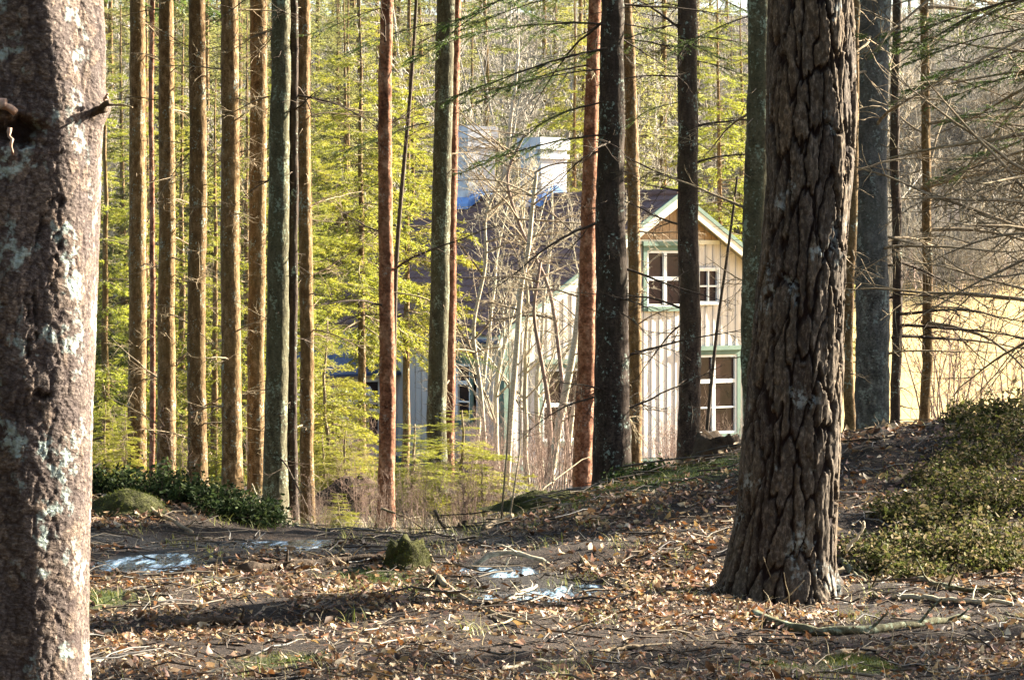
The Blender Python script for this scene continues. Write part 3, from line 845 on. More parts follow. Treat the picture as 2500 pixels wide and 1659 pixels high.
# ------------------------------------------------------------------ trees with visible trunks
def plate_mat(name, plateA, plateB, fissure, lichen, lcol, nscale=60, zst=0.5):
    m, nt, N = new_mat(name)
    a = attr(nt); sp = N("ShaderNodeSeparateColor"); lk(nt, a, sp.inputs[0])
    vec = mapping(nt, (1, 1, zst))
    n1 = noise(nt, vec, nscale, 6, 0.7); n2 = noise(nt, mapping(nt, (1, 1, 0.7)), 9 if zst > 1 else 5, 4, 0.6)
    c = ramp(nt, n1, [(0.28, [q * 0.55 for q in plateA]), (0.5, plateA), (0.72, plateB)])
    pid = ramp(nt, sp.outputs[1], [(0.0, (0.72, 0.70, 0.72)), (0.5, (1.0, 0.97, 0.93)), (1.0, (1.25, 1.15, 1.0))])
    c = mix(nt, 1.0, c, pid, 'MULTIPLY')
    c = mix(nt, sp.outputs[0], c, fissure)
    lf = ramp(nt, n2, [(0.60 - 0.1 * lichen, (0, 0, 0)), (0.66 - 0.1 * lichen, (0.75,) * 3)])
    l2 = ramp(nt, noise(nt, mapping(nt, (1, 1, 1)), 38, 3, 0.6), [(0.45, (0, 0, 0)), (0.56, (1,) * 3)])
    lf = mix(nt, 1.0, lf, l2, 'MULTIPLY')
    c = mix(nt, lf, c, lcol)
    c = mix(nt, sp.outputs[2], c, (0.016, 0.010, 0.008))
    vo = N("ShaderNodeTexVoronoi"); vo.inputs['Scale'].default_value = nscale * 0.8; vo.inputs['Randomness'].default_value = 1.0
    wv = N("ShaderNodeVectorMath"); wv.operation = 'MULTIPLY_ADD'; lk(nt, noise(nt, vec, nscale * 0.35, 3, 0.6, 1), wv.inputs[0]); wv.inputs[1].default_value = (0.03, 0.03, 0.03); lk(nt, vec, wv.inputs[2])
    lk(nt, wv.outputs[0], vo.inputs['Vector'])
    ad = N("ShaderNodeMath"); ad.operation = 'ADD'; lk(nt, n1, ad.inputs[0]); lk(nt, vo.outputs[0], ad.inputs[1])
    finish(nt, c, 0.9, ad.outputs[0], 0.5 if zst < 1 else 0.8, 0.005, 0.15)
    return m
M['pine_plate'] = plate_mat('pine_plate_bark', (0.075, 0.060, 0.045), (0.25, 0.205, 0.16), (0.016, 0.009, 0.007), 0.12, (0.30, 0.33, 0.31))
M['scale_bark'] = plate_mat('scaly_spruce_bark', (0.105, 0.083, 0.073), (0.27, 0.222, 0.19), (0.050, 0.036, 0.032), 0.6, (0.36, 0.44, 0.40), 80, 1.5)

def big_trunk(parent, D, z0, prof, zrows, k, mat, cw, ch, depth, seed, crack=(0.04, 0.30), special=None, flare=0.0, rough=0.0, warp=0.6):
    """prof: rows (z, centre x, radius) in world; displaced bark plates"""
    prof = np.array(prof)
    z = np.array(zrows)
    cx = np.interp(z, prof[:, 0], prof[:, 1]); r = np.interp(z, prof[:, 0], prof[:, 2])
    t = np.linspace(0, 2 * np.pi, k, endpoint=False)
    T, Z = np.meshgrid(t, z); RR = np.repeat(r[:, None], k, 1); CX = np.repeat(cx[:, None], k, 1)
    rm = float(np.interp(1.2, prof[:, 0], prof[:, 2]))
    period = max(4, int(round(2 * math.pi * rm / cw)))
    cwr = 2 * math.pi * rm / period
    S = T * rm
    ct, st = np.cos(T), np.sin(T)
    wx = (fbm(ct * 3 + 7 + Z * 2.2, st * 3 + 9 + Z * 3.0, 3) - 0.5); wz = (fbm(ct * 3 + 31 - Z * 2, st * 3 + 2 + Z * 2.4, 3) - 0.5)
    w2 = fbm(ct * 14 + Z * 16, st * 14 + 40 - Z * 13, 3) - 0.5; w3 = fbm(ct * 14 + 60 - Z * 15, st * 14 + Z * 12, 3) - 0.5
    wx = wx + 0.30 * w2; wz = wz + 0.25 * w3
    F1, F2, ID = voronoi(S + warp * wx * cw * 1.6, Z + warp * wz * ch * 1.6, cwr, ch, period, seed)
    F1b, F2b, IDb = voronoi(S + warp * wx * cw, Z + warp * wz * ch, cwr / 2.0, ch / 2.2, period * 2, seed + 1)
    c1 = sstep(crack[0], crack[1], F2 - F1)
    c2 = sstep(0.02, 0.14, F2b - F1b)
    h = depth * (c1 - 0.65 + 0.28 * (c2 - 0.5) * c1 + 0.30 * (ID - 0.5) * c1 + 0.45 * (IDb - 0.5) * c1)
    h += depth * 0.7 * (fbm(ct * 9 + Z * 8, st * 9 - Z * 11, 4) - 0.5)
    h += rough * (fbm(ct * 2 + Z * 1.3, st * 2 + 4, 2) - 0.5)
    fl = flare * np.exp(-(Z - z0) / 0.13) * (0.45 + 0.75 * np.clip(np.sin(2.5 * T + 0.9), -0.3, 1)) 
    dark = np.zeros_like(T)
    if special is not None:
        h2, dark = special(T, Z, CX, RR)
        h = h + h2
    R2 = RR + h + fl
    V = np.stack([CX - prof[0, 1] + R2 * ct, R2 * st, Z - z0], -1).reshape(-1, 3)
    col = np.stack([1 - c1 * (0.75 + 0.25 * c2), ID, dark, np.ones_like(T)], -1).reshape(-1, 4)
    n = len(z)
    i = np.arange(n - 1)[:, None] * k; j = np.arange(k)[None, :]; j2 = (j + 1) % k
    Qs = np.stack([i + j, i + j2, i + k + j2, i + k + j], -1).reshape(-1, 4)
    mb = MB(); mb.add(V, Qs, None, 0, col)
    return mb.obj('trunk', mat, parent)

def add_crown(parent, z, s, idx, x=0.0):
    s = s * 1.5
    o = put('crown', HIGH_CROWN[idx % 3], parent, (x, 0, z)); o.scale = (s * 1.15, s * 1.15, s); o.rotation_euler = (0, 0, idx * 1.3)

# the big pine
D = 13.6
pz0 = gz(P3(1905, 0, D).x, D)
rows_uv = [(1500, 1896, 272), (1430, 1900, 262), (1350, 1909, 248), (1240, 1922, 236), (1075, 1932, 231), (830, 1947, 214), (423, 1977, 201), (0, 1980, 195)]
prof = [(P3(u, v, D).z, P3(u, v, D).x, w / 2 / F * D) for v, u, w in rows_uv] + [(5.0, P3(1985, 0, D).x, 0.165), (16.0, P3(2000, 0, D).x + 0.2, 0.03)]
pine = empty('pine_tree', (prof[0][1], D, pz0), 'big pine with deeply fissured dark bark plates, nearest trunk on the right', 'tree', 'trees of the wood')
big_trunk(pine, D, pz0, prof, list(np.arange(pz0 - 0.25, 2.95, 0.0075)) + list(np.arange(3.0, 16.0, 0.3)), 280, M['pine_plate'], 0.066, 0.34, 0.019, 5, (0.05, 0.17), None, 0.045, 0.03, 0.75)
add_crown(pine, 10.0, 0.85, 0)
for i, (uv, r0) in enumerate((([(1850, 1385), (1790, 1425), (1745, 1452), (1690, 1470)], 0.055), ([(1900, 1400), (1880, 1445), (1850, 1475)], 0.05), ([(2000, 1390), (2050, 1425), (2110, 1440)], 0.045), ([(1955, 1400), (1975, 1450), (2000, 1480)], 0.045))):
    pts = []
    for j, (u, v) in enumerate(uv):
        p = P3(u, v, D); g = gpoint(u, max(v, 1425)) if j else P3(u, v, D - 0.02)
        pts.append(np.array(g) - np.array(pine.location) - np.array([0, 0, 0.012 * j]))
    A_ = np.array(pts); tt = np.linspace(0, len(A_) - 1, 12)
    Pi = np.stack([np.interp(tt, np.arange(len(A_)), A_[:, q]) for q in range(3)], -1)
    for _ in range(2): Pi[1:-1] = 0.25 * Pi[:-2] + 0.5 * Pi[1:-1] + 0.25 * Pi[2:]
    MB().tube(Pi, r0 * np.linspace(1.0, 0.3, 12) * (1 + 0.1 * np.random.default_rng(i).normal(0, 1, 12)), 10).obj('root', M['pine_plate'], pine)

# the near spruce at the left edge
D0 = 8.0
edge = [(1900, 205), (1659, 211), (1350, 219), (1000, 228), (700, 238), (400, 249), (270, 256), (100, 246), (0, 236), (-200, 232)]
RL = 205.0
s0z = gz(-1.3, D0)
profL = [(P3(0, v, D0).z, P3(e - RL, v, D0).x, RL / F * D0) for v, e in edge] + [(5.0, P3(25, 0, D0).x, 0.2), (17.0, P3(25, 0, D0).x, 0.03)]
profL = [(s0z - 0.2, profL[0][1], RL * 1.2 / F * D0)] + profL
def px_front(T, Z, CX, RR):
    """photograph pixel of a point on the camera side of the near trunk"""
    x = CX + RR * np.cos(T); y = D0 + RR * np.sin(T)
    return 1250 + F * x / y, VH + F * (CAMH - Z) / y, np.sin(T) < 0.1
def seg_d(u, v, pts):
    d = np.full(u.shape, 1e9)
    for (x0, y0), (x1, y1) in zip(pts[:-1], pts[1:]):
        t = np.clip(((u - x0) * (x1 - x0) + (v - y0) * (y1 - y0)) / ((x1 - x0) ** 2 + (y1 - y0) ** 2), 0, 1)
        d = np.minimum(d, np.hypot(u - x0 - t * (x1 - x0), v - y0 - t * (y1 - y0)))
    return d
def scars(T, Z, CX, RR):
    u, v, front = px_front(T, Z, CX, RR)
    wob = 34 * (fbm(u * 0.045, v * 0.045, 3) - 0.5)
    h = np.zeros_like(T); dk = np.zeros_like(T)
    for pts, w in (([(150, 470), (115, 520), (90, 570), (70, 640), (65, 720), (72, 800), (64, 870)], 4.5), ([(152, 465), (146, 540), (140, 620), (135, 700)], 3.2), ([(75, 690), (92, 750), (84, 830)], 4)):
        d = seg_d(u + wob, v, pts); f = (1 - sstep(w * 0.5, w * 1.5, d)) * front
        f = f * sstep(0.30, 0.5, fbm(u * 0.06, v * 0.03 + 7, 3)); h -= 0.006 * f; dk = np.maximum(dk, f * 0.85)
    for (cu, cv, ru, rv, dep) in ((40, 322, 85, 42, 0.03), (105, 965, 24, 16, 0.011), (60, 1000, 55, 45, 0.006)):
        e = np.hypot((u + wob - cu) / ru, (v + wob - cv) / rv); f = (1 - sstep(0.55, 1.05, e)) * front
        h -= dep * f; dk = np.maximum(dk, f * (1.0 if dep > 0.01 else 0.55))
        h += 0.004 * np.exp(-((e - 1.25) / 0.4) ** 2) * front * (1 if dep > 0.02 else 0)
    h += 0.018 * np.exp(-((u - 245) / 40) ** 2 - ((v - 262) / 28) ** 2) * front
    return h, dk
spruce0 = empty('spruce_tree', (profL[0][1], D0, s0z), 'thick scaly spruce trunk with pale lichen, cut off by the left edge', 'tree', 'trees of the wood')
big_trunk(spruce0, D0, s0z, profL, list(np.arange(s0z - 0.2, 0.1, 0.05)) + list(np.arange(0.1, 2.5, 0.0055)) + list(np.arange(2.52, 17.0, 0.3)), 300, M['scale_bark'], 0.034, 0.045, 0.0030, 9, (0.0, 0.22), scars, 0.12, 0.035, 1.6)
add_crown(spruce0, 10.5, 0.9, 1)
def stub_on(parent, u, v, D, r, uvpath, mat, k=9, name='branch_stub'):
    mb = MB(); P = [np.array(P3(uu, vv, D - r + dd)) - np.array(parent.location) for uu, vv, dd in uvpath]
    n = len(P); P = np.array(P)
    tt = np.linspace(0, 1, 9); Pi = np.stack([np.interp(tt, np.linspace(0, 1, n), P[:, q]) for q in range(3)], -1)
    rr = r * 0 + np.linspace(1, 0.75, 9)
    return mb, Pi, rr
for path, rad, mt in (([(-60, 215, 0.02), (-10, 250, -0.03), (14, 256, -0.03), (30, 272, -0.02)], 0.020, 'heartwood'), ([(22, 312, -0.06), (26, 345, -0.07), (30, 378, -0.068)], 0.006, 'heartwood'),
                      ([(225, 275, 0.14), (248, 262, 0.12), (262, 248, 0.1)], 0.016, 'rotten'), ([(255, 256, 0.12), (300, 255, 0.08), (322, 262, 0.05)], 0.004, 'twig'), ([(255, 244, 0.12), (262, 228, 0.11)], 0.006, 'heartwood')):
    P = np.array([np.array(P3(uu, vv, D0 - 0.22 + dd)) - np.array(spruce0.location) for uu, vv, dd in path])
    tt = np.linspace(0, 1, 8); n = len(P)
    Pi = np.stack([np.interp(tt, np.linspace(0, 1, n), P[:, q]) for q in range(3)], -1) + np.random.default_rng(3).normal(0, rad * 0.24, (8, 3))
    MB().tube(Pi, rad * np.linspace(1.0, 0.45, 8) * (1 + 0.22 * np.sin(np.arange(8) * 2.1)), 11).obj('branch_stub', M[mt], spruce0)

def mid_tree(key, ut, ub, vb, D, wt, wb, mat, tw, nd, label, H=15.0, curve=0.0, flare=0.25, crown=0.8, cz=8.0, dl=(0.5, 1.2), zlo=0.6, stubs=22, bias=None, name='spruce_tree', rngseed=None):
    rng = np.random.default_rng(sum(map(ord, key)) * 7 + 3)
    if D is None:
        D = hit(ub, vb, 16.0, 60.0)
    b = P3(ub, vb if vb else 1000, D)
    z0 = gz(b.x, D)
    ztop = P3(0, 0, D).z; xt = P3(ut, 0, D).x; xb = b.x
    rt_, rb_ = wt / 2 / F * D, wb / 2 / F * D
    zb = z0
    zs = np.concatenate([np.linspace(z0 - 0.3, ztop + 0.4, 90), np.linspace(ztop + 0.7, z0 + H, 14)])
    s = (zs - z0) / (ztop - z0)
    xc = xb + (xt - xb) * np.minimum(s, 1.6) + curve * np.sin(np.clip(s, 0, 1) * np.pi) + rng.normal(0, 0.014) * np.sin(np.clip(s, 0, 1) * np.pi) + rng.normal(0, 0.010) * np.sin(np.clip(s, 0, 1) * 2 * np.pi)
    xc = xc + 0.006 * np.cumsum(rng.normal(0, 0.35, len(zs))) * (s > 0.02)
    yc = 0.006 * np.cumsum(rng.normal(0, 0.3, len(zs)))
    rr = np.where(s <= 1, rb_ + (rt_ - rb_) * np.clip(s, 0, 1), rt_ * np.clip(1 - (zs - ztop) / (H - (ztop - z0)), 0.06, 1))
    rr = rr * (1 + flare * np.exp(-np.clip(zs - z0, 0, 9) / (2.2 * rb_)))
    k = 22
    t = np.linspace(0, 2 * np.pi, k, endpoint=False)
    T, Z = np.meshgrid(t, zs)
    w = 1 + 0.10 * (fbm(np.cos(T) * 1.7 + Z * 1.1 + ub, np.sin(T) * 1.7 + Z * 2.3, 3) - 0.5) + 0.10 * (fbm(np.cos(T) * 6 + Z * 9, np.sin(T) * 6 - Z * 7 + ub, 2) - 0.5)
    w = w + flare * 0.5 * np.exp(-np.clip(Z - z0, 0, 9) / (2 * rb_)) * np.sin(3 * T + ub)
    R2 = rr[:, None] * w
    V = np.stack([(xc - xb)[:, None] + R2 * np.cos(T), yc[:, None] + R2 * np.sin(T), Z - z0], -1).reshape(-1, 3)
    n = len(zs); i = np.arange(n - 1)[:, None] * k; j = np.arange(k)[None, :]; j2 = (j + 1) % k
    Qs = np.stack([i + j, i + j2, i + k + j2, i + k + j], -1).reshape(-1, 4)
    e = empty(name, (xb, D, z0), label, 'tree', 'trees of the wood')
    mb = MB(); mb.add(V, Qs); mb.obj('trunk', M[mat], e)
    if crown:
        add_crown(e, cz, crown, int(ub), float(np.interp(z0 + cz, zs, xc) - xb))
    for q in range(nd + stubs):
        isb = q >= nd
        zz = rng.uniform(z0 + (zlo if not isb else 0.3), ztop + (0.5 if not isb else 0.1))
        a = rng.uniform(0, 2 * np.pi) if bias is None or rng.random() > 0.75 else rng.normal(bias, 0.5)
        L = rng.uniform(*dl) if not isb else rng.uniform(0.25, 0.9)
        me = (DEAD_M if not isb else STUB_M)[tw][rng.integers(9 if not isb else 4)]
        o = put('branch', me, e, (float(np.interp(zz, zs, xc) - xb), float(np.interp(zz, zs, yc)), zz - z0))
        o.rotation_euler = (rng.uniform(-0.6, 0.6), rng.normal(0.05, 0.22), a)
        o.scale = (L, L, L)
    return e, D, z0

TREES = {}
def T(key, *a, **k): TREES[key] = mid_tree(key, *a, **k)
T('a', 331, 333, 1167, 36.5, 37, 46, 'spruce', 'twig', 18, 'sunlit spruce trunk just right of the scaly trunk, first of the left row')
T('a2', 372, 370, 1100, 46, 12, 14, 'pine_red', 'twig', 5, 'thin reddish pole in the gap behind the first two left row trunks', crown=0.5)
T('b', 401, 407, 1200, 34.5, 36, 46, 'spruce', 'twig', 18, 'sunlit spruce trunk, second of the left row')
T('c', 483, 484, 1203, 34, 40, 46, 'spruce', 'twig', 18, 'sunlit spruce trunk, third of the left row')
T('d', 556, 567, 1225, 32.5, 42, 50, 'spruce', 'twig', 18, 'sunlit spruce trunk, fourth of the left row')
T('e', 637, 628, 1200, 34.5, 42, 42, 'spruce', 'twig', 16, 'spruce trunk close behind the dark grey-green trunk, fifth of the left row')
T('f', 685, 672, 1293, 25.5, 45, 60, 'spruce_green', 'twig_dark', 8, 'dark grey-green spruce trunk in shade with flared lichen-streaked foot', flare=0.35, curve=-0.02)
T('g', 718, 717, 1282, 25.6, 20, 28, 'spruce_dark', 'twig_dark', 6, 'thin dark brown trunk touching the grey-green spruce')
T('h', 748, 750, 1268, 26.5, 32, 34, 'spruce', 'twig', 10, 'pinkish sunlit slim trunk right of the thin dark trunk')
T('i', 943, 940, 1304, 25.5, 31, 42, 'pine_red', 'twig_dark', 6, 'straight orange-red pine trunk left of the house window', name='pine_tree', zlo=1.5, stubs=4)
T('k', 1090, 1063, 1180, 34, 44, 48, 'spruce_green', 'twig', 10, 'olive grey trunk standing before the long house wall')
T('l', 1109, 1092, 1150, 36, 24, 30, 'pine_red', 'twig', 6, 'thin red-brown pine leaning close beside the olive grey trunk', name='pine_tree')
T('m', 1452, 1421, 1211, 29.5, 30, 50, 'pine_red', 'twig', 6, 'leaning red pine trunk left of the dark brown trunk', name='pine_tree', stubs=4)
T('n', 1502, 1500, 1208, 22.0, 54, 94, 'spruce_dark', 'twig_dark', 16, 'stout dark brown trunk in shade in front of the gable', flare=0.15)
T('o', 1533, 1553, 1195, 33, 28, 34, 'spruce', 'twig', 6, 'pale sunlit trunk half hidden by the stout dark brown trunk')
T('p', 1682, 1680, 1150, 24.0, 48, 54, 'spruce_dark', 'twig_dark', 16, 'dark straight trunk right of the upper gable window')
T('q', 1857, 1852, 1120, 19.5, 54, 62, 'spruce_green', 'twig', 8, 'olive trunk half hidden behind the left side of the big pine')
T('r', 2086, 2071, 1080, 21.5, 20, 27, 'spruce', 'twig', 5, 'thin pale trunk close behind the right edge of the big pine')
T('s', 2138, 2127, 1074, 22.0, 86, 80, 'spruce_grey', 'twig', 14, 'grey lichen-covered spruce trunk right of the big pine', dl=(0.8, 1.6))
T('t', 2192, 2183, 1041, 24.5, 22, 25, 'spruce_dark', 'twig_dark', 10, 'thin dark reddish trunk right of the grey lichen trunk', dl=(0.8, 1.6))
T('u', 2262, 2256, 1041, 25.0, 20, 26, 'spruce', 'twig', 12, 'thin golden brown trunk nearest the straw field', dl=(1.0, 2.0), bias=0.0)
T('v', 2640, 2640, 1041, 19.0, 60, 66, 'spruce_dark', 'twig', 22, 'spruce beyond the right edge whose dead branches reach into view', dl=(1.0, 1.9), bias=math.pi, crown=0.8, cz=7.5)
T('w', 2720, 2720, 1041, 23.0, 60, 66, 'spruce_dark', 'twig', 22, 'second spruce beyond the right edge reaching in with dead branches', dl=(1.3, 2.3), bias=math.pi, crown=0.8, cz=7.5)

# thin curved and leaning stems
def stem(name, pts, D, w, mat, label, cat='tree', group='trees of the wood', twigs=8, tl=0.6, seed=1, tm='twig'):
    rng = np.random.default_rng(seed)
    pts3 = [np.array(P3(u, v, D)) for u, v in pts]
    b = pts3[0].copy(); b[2] = min(b[2], gz(b[0], D)) - 0.05
    if b[2] < pts3[0][2] - 0.1: pts3 = [b] + pts3
    A = np.array(pts3); n = len(A)
    tt = np.linspace(0, n - 1, 26)
    Pi = np.stack([np.interp(tt, np.arange(n), A[:, q]) for q in range(3)], -1)
    kk = np.array([0.25, 0.5, 0.25]); 
    for _ in range(3):
        Pi[1:-1] = 0.25 * Pi[:-2] + 0.5 * Pi[1:-1] + 0.25 * Pi[2:]
    e = empty(name, tuple(b), label, cat, group)
    r = w / 2 / F * D
    MB().tube(Pi - b, r * np.linspace(1.1, 0.6, 26), 8).obj('trunk', M[mat], e)
    for q in range(twigs):
        i = rng.integers(6, 26)
        o = put('branch', DEAD_M[tm][rng.integers(9)], e, tuple(Pi[i] - b))
        o.rotation_euler = (rng.uniform(-0.6, 0.6), rng.normal(-0.45, 0.3), rng.choice([0, math.pi]) + rng.normal(0, 0.6)); L = tl * rng.uniform(0.5, 1.3); o.scale = (L, L, L)
    return e
stem('pine_sapling', [(958, 1150), (962, 800), (968, 600), (990, 360), (1004, 210), (1017, 0), (1022, -150)], 38, 12, 'twig_dark', 'thin dark curved stem rising just right of the orange-red pine', seed=4)
stem('sapling', [(1722, 1085), (1750, 800), (1772, 650), (1792, 500), (1800, 430)], 23, 9, 'twig_dark', 'thin dark leaning sapling between the dark trunk and the big pine', twigs=3, tl=0.4, seed=5)
stem('birch_sapling', [(1236, 1200), (1248, 1000), (1262, 850), (1270, 700), (1290, 620), (1300, 500), (1310, 420)], 44, 15, 'pale_bark', 'pale slender sapling in front of the house corner', twigs=16, tl=1.3, seed=6)
stem('birch_sapling', [(1335, 1220), (1360, 1060), (1388, 920), (1405, 830), (1418, 700), (1425, 560)], 42, 20, 'pale_bark', 'pale leaning sapling left of the leaning red pine', twigs=14, tl=1.2, seed=7)
stem('birch_sapling', [(1330, 1215), (1345, 1080), (1340, 980), (1318, 860), (1300, 760), (1320, 640)], 43, 12, 'shrub_bark', 'brown sapling crossing behind the pale leaning sapling', twigs=14, tl=1.2, seed=8)
stem('birch_sapling', [(1190, 1190), (1175, 950), (1150, 800), (1190, 640), (1180, 520), (1260, 380)], 50, 10, 'pale_bark', 'wiry pale sapling in front of the dark tiled roof', twigs=22, tl=1.6, seed=9)
stem('birch_sapling', [(1395, 1190), (1370, 900), (1345, 700), (1270, 560), (1230, 430), (1280, 330)], 48, 10, 'shrub_bark', 'crooked brown sapling before the second chimney', twigs=22, tl=1.6, seed=10)

# ------------------------------------------------------------------ woods around and behind
rng = np.random.default_rng(42)
# far wood on the slope
cnt = 0
def far_ok(x, y):
    u = 1250 + F * x / y
    if y < 122 and u > 2120: return False
    if y < 84 and 600 < u: return False
    return True
for q in range(520):
    y = rng.uniform(80, 175); x = rng.uniform(-0.215, 0.215) * y
    if not far_ok(x, y): continue
    if cnt >= 270: break
    u = 1250 + F * x / y
    spr = rng.random() < (0.72 if u < 1000 else 0.36)
    if u > 1900: spr = rng.random() < 0.16
    s = rng.uniform(0.85, 1.35)
    if spr:
        plant_tree('spruce_tree', FAR_SPRUCE[rng.integers(4)], x, y, s * 1.1, rng.uniform(0, 6.28), 'green spruce in the wood on the slope behind the house', 'tree', 'far spruces')
    else:
        plant_tree('bare_tree', FAR_BARE[rng.integers(5)], x, y, s, rng.uniform(0, 6.28), 'bare grey deciduous tree in the wood on the slope behind', 'tree', 'far bare trees')
    cnt += 1
for q in range(70):      # the closed wood along the top of the slope
    y = rng.uniform(180, 240); x = rng.uniform(-0.22, 0.22) * y
    p = FAR_SPRUCE[rng.integers(4)] if rng.random() < 0.6 else FAR_BARE[rng.integers(5)]
    sp = p in FAR_SPRUCE
    plant_tree('spruce_tree' if sp else 'bare_tree', p, x, y, rng.uniform(1.2, 1.8), rng.uniform(0, 6.28), 'green spruce in the wood on the slope behind the house' if sp else 'bare grey deciduous tree in the wood on the slope behind', 'tree', 'far spruces' if sp else 'far bare trees')
# slender spruces between the left row and the house
for (u, D, s, l) in [(255, 50, 0.9, 'yellow-green spruce behind the gap beside the scaly trunk'), (440, 56, 1.0, 'yellow-green spruce behind the second and third left row trunks'),
                     (520, 48, 0.75, 'yellow-green spruce behind the third and fourth left row trunks'), (600, 60, 1.1, 'yellow-green spruce behind the fifth left row trunk'),
                     (765, 50, 0.9, 'tall yellow-green spruce left of the orange-red pine'), (742, 44, 0.55, 'half-grown yellow-green spruce behind the pinkish slim trunk'),
                     (1010, 80, 1.25, 'spruce beyond the roof right of the orange-red pine'), (350, 66, 1.2, 'spruce far behind the first left row trunk'), (690, 70, 1.2, 'spruce far behind the dark grey-green trunk')]:
    p = P3(u, 0, D)
    plant_tree('spruce_tree', MIDS[int(u) % 3], p.x, D, s, u * 0.7, l, 'tree', 'spruces behind the trunks')
for (u, D, s, l) in [(885, 53, 1.0, 'tall spruce with raised crown in front of the left roof end'), (990, 57, 0.95, 'spruce with raised crown before the roof right of the orange-red pine'), (1400, 74, 1.25, 'spruce with raised crown behind the gable'), (1760, 76, 1.3, 'yellow-green spruce seen between the dark trunk and the big pine')]:
    p = P3(u, 0, D)
    plant_tree('spruce_tree', MIDS_HIGH[int(u) % 2], p.x, D, s, u * 0.9, l, 'tree', 'spruces behind the trunks')
# young spruces
for (u, v, D, s, l) in [(1010, 1190, 29, 0.80, 'low bright young spruce right of the orange-red pine'), (1115, 1190, 30, 0.95, 'bright young spruce under the thin leaning pine'),
                        (1175, 1210, 29, 0.5, 'tiny bright spruce at the right end of the young spruces'), (855, 1190, 31, 0.75, 'bright young spruce left of the orange-red pine foot'),
                        (790, 1190, 33, 0.65, 'small young spruce behind the pinkish slim trunk'), (812, 1000, 38, 1.1, 'yellow-green young spruce before the porch'),
                        (830, 1290, 25, 0.32, 'spruce seedling at the foot of the orange-red pine'), (480, 1240, 26, 0.24, 'dark seedling spruce on the shaded bank'), (560, 1260, 25, 0.22, 'dark seedling spruce beside the grey-green foot'),
                        (300, 1160, 36, 0.5, 'young spruce right of the scaly trunk'), (450, 1180, 38, 0.45, 'young spruce between second and third trunks'), (530, 1190, 37, 0.4, 'young spruce between third and fourth trunks'), (250, 1130, 40, 0.6, 'young spruce against the scaly trunk edge')]:
    p = P3(u, v, D)
    plant_tree('young_spruce', YOUNG[int(u) % 4], p.x, D, s, u * 0.3, l, 'spruce', 'young spruces', 1.0 if D > 35 else 0.55)
# bare shrubs before the house
for q in range(34):
    D = rng.uniform(34, 60); u = rng.choice([rng.uniform(1130, 1480), rng.uniform(1180, 1420), rng.uniform(700, 900), rng.uniform(1560, 1830), rng.uniform(230, 700)])
    p = P3(u, 0, D)
    plant_tree('bare_shrub', SHRUB[rng.integers(4)], p.x, D, rng.uniform(0.35, 0.62), rng.uniform(0, 6.28), 'bare brown many-stemmed shrub in the undergrowth before the house', 'shrub', 'bare shrubs', crown_name='twigs', trunk_name='stems')
for q in range(22):
    D = rng.uniform(22.5, 31); u = rng.uniform(690, 1290)
    p = P3(u, 0, D)
    plant_tree('bare_shrub', SHRUB[rng.integers(4)], p.x, D, rng.uniform(0.14, 0.30), rng.uniform(0, 6.28), 'small twiggy shrub in the undergrowth around the orange-red pine', 'shrub', 'small twiggy shrubs', crown_name='twigs', trunk_name='stems')
for (u, D, s) in [(2290, 27, 0.75), (2330, 29, 0.9), (2420, 31, 0.8), (2480, 28, 0.7)]:
    p = P3(u, 0, D)
    plant_tree('bare_shrub', SHRUB[u % 4], p.x, D, s, u, {2290: 'bare shrub beside the thin golden brown trunk', 2330: 'bare shrub fanning out before the straw field', 2420: 'bare shrub in the middle of the straw field edge', 2480: 'bare shrub before the straw field at the right edge'}[u], 'shrub', 'field edge shrubs', crown_name='twigs', trunk_name='stems')
for i, (u, D, sc, l) in enumerate([(1150, 56, 0.62, 'pale bare tree before the left end of the roof'), (1215, 52, 0.60, 'pale bare tree before the house corner'), (1290, 57, 0.66, 'pale bare tree below the second chimney'),
                        (1375, 54, 0.55, 'pale bare tree before the rake of the gable'), (1330, 60, 0.7, 'pale bare tree close to the gable wall')]):
    p = P3(u, 0, D)
    plant_tree('bare_tree', NEAR_BARE[i % 3], p.x, D, sc, u * 1.7, l, 'tree', 'pale bare trees before the house')
for q in range(90):
    y = rng.uniform(123, 150); x = rng.uniform(0.118, 0.20) * y
    plant_tree('bare_tree', FAR_BARE[rng.integers(5)], x, y, rng.uniform(0.7, 1.2), rng.uniform(0, 6.28), 'bare grey deciduous tree in the wood on the slope behind', 'tree', 'far bare trees')
for q in range(40):
    y = rng.uniform(117, 124); x = rng.uniform(0.11, 0.2) * y
    plant_tree('bare_shrub', SHRUB_FAR[rng.integers(4)], x, y, rng.uniform(1.0, 2.0), rng.uniform(0, 6.28), 'bare shrub along the far edge of the straw field', 'shrub', 'shrubs at the far field edge', crown_name='twigs', trunk_name='stems')
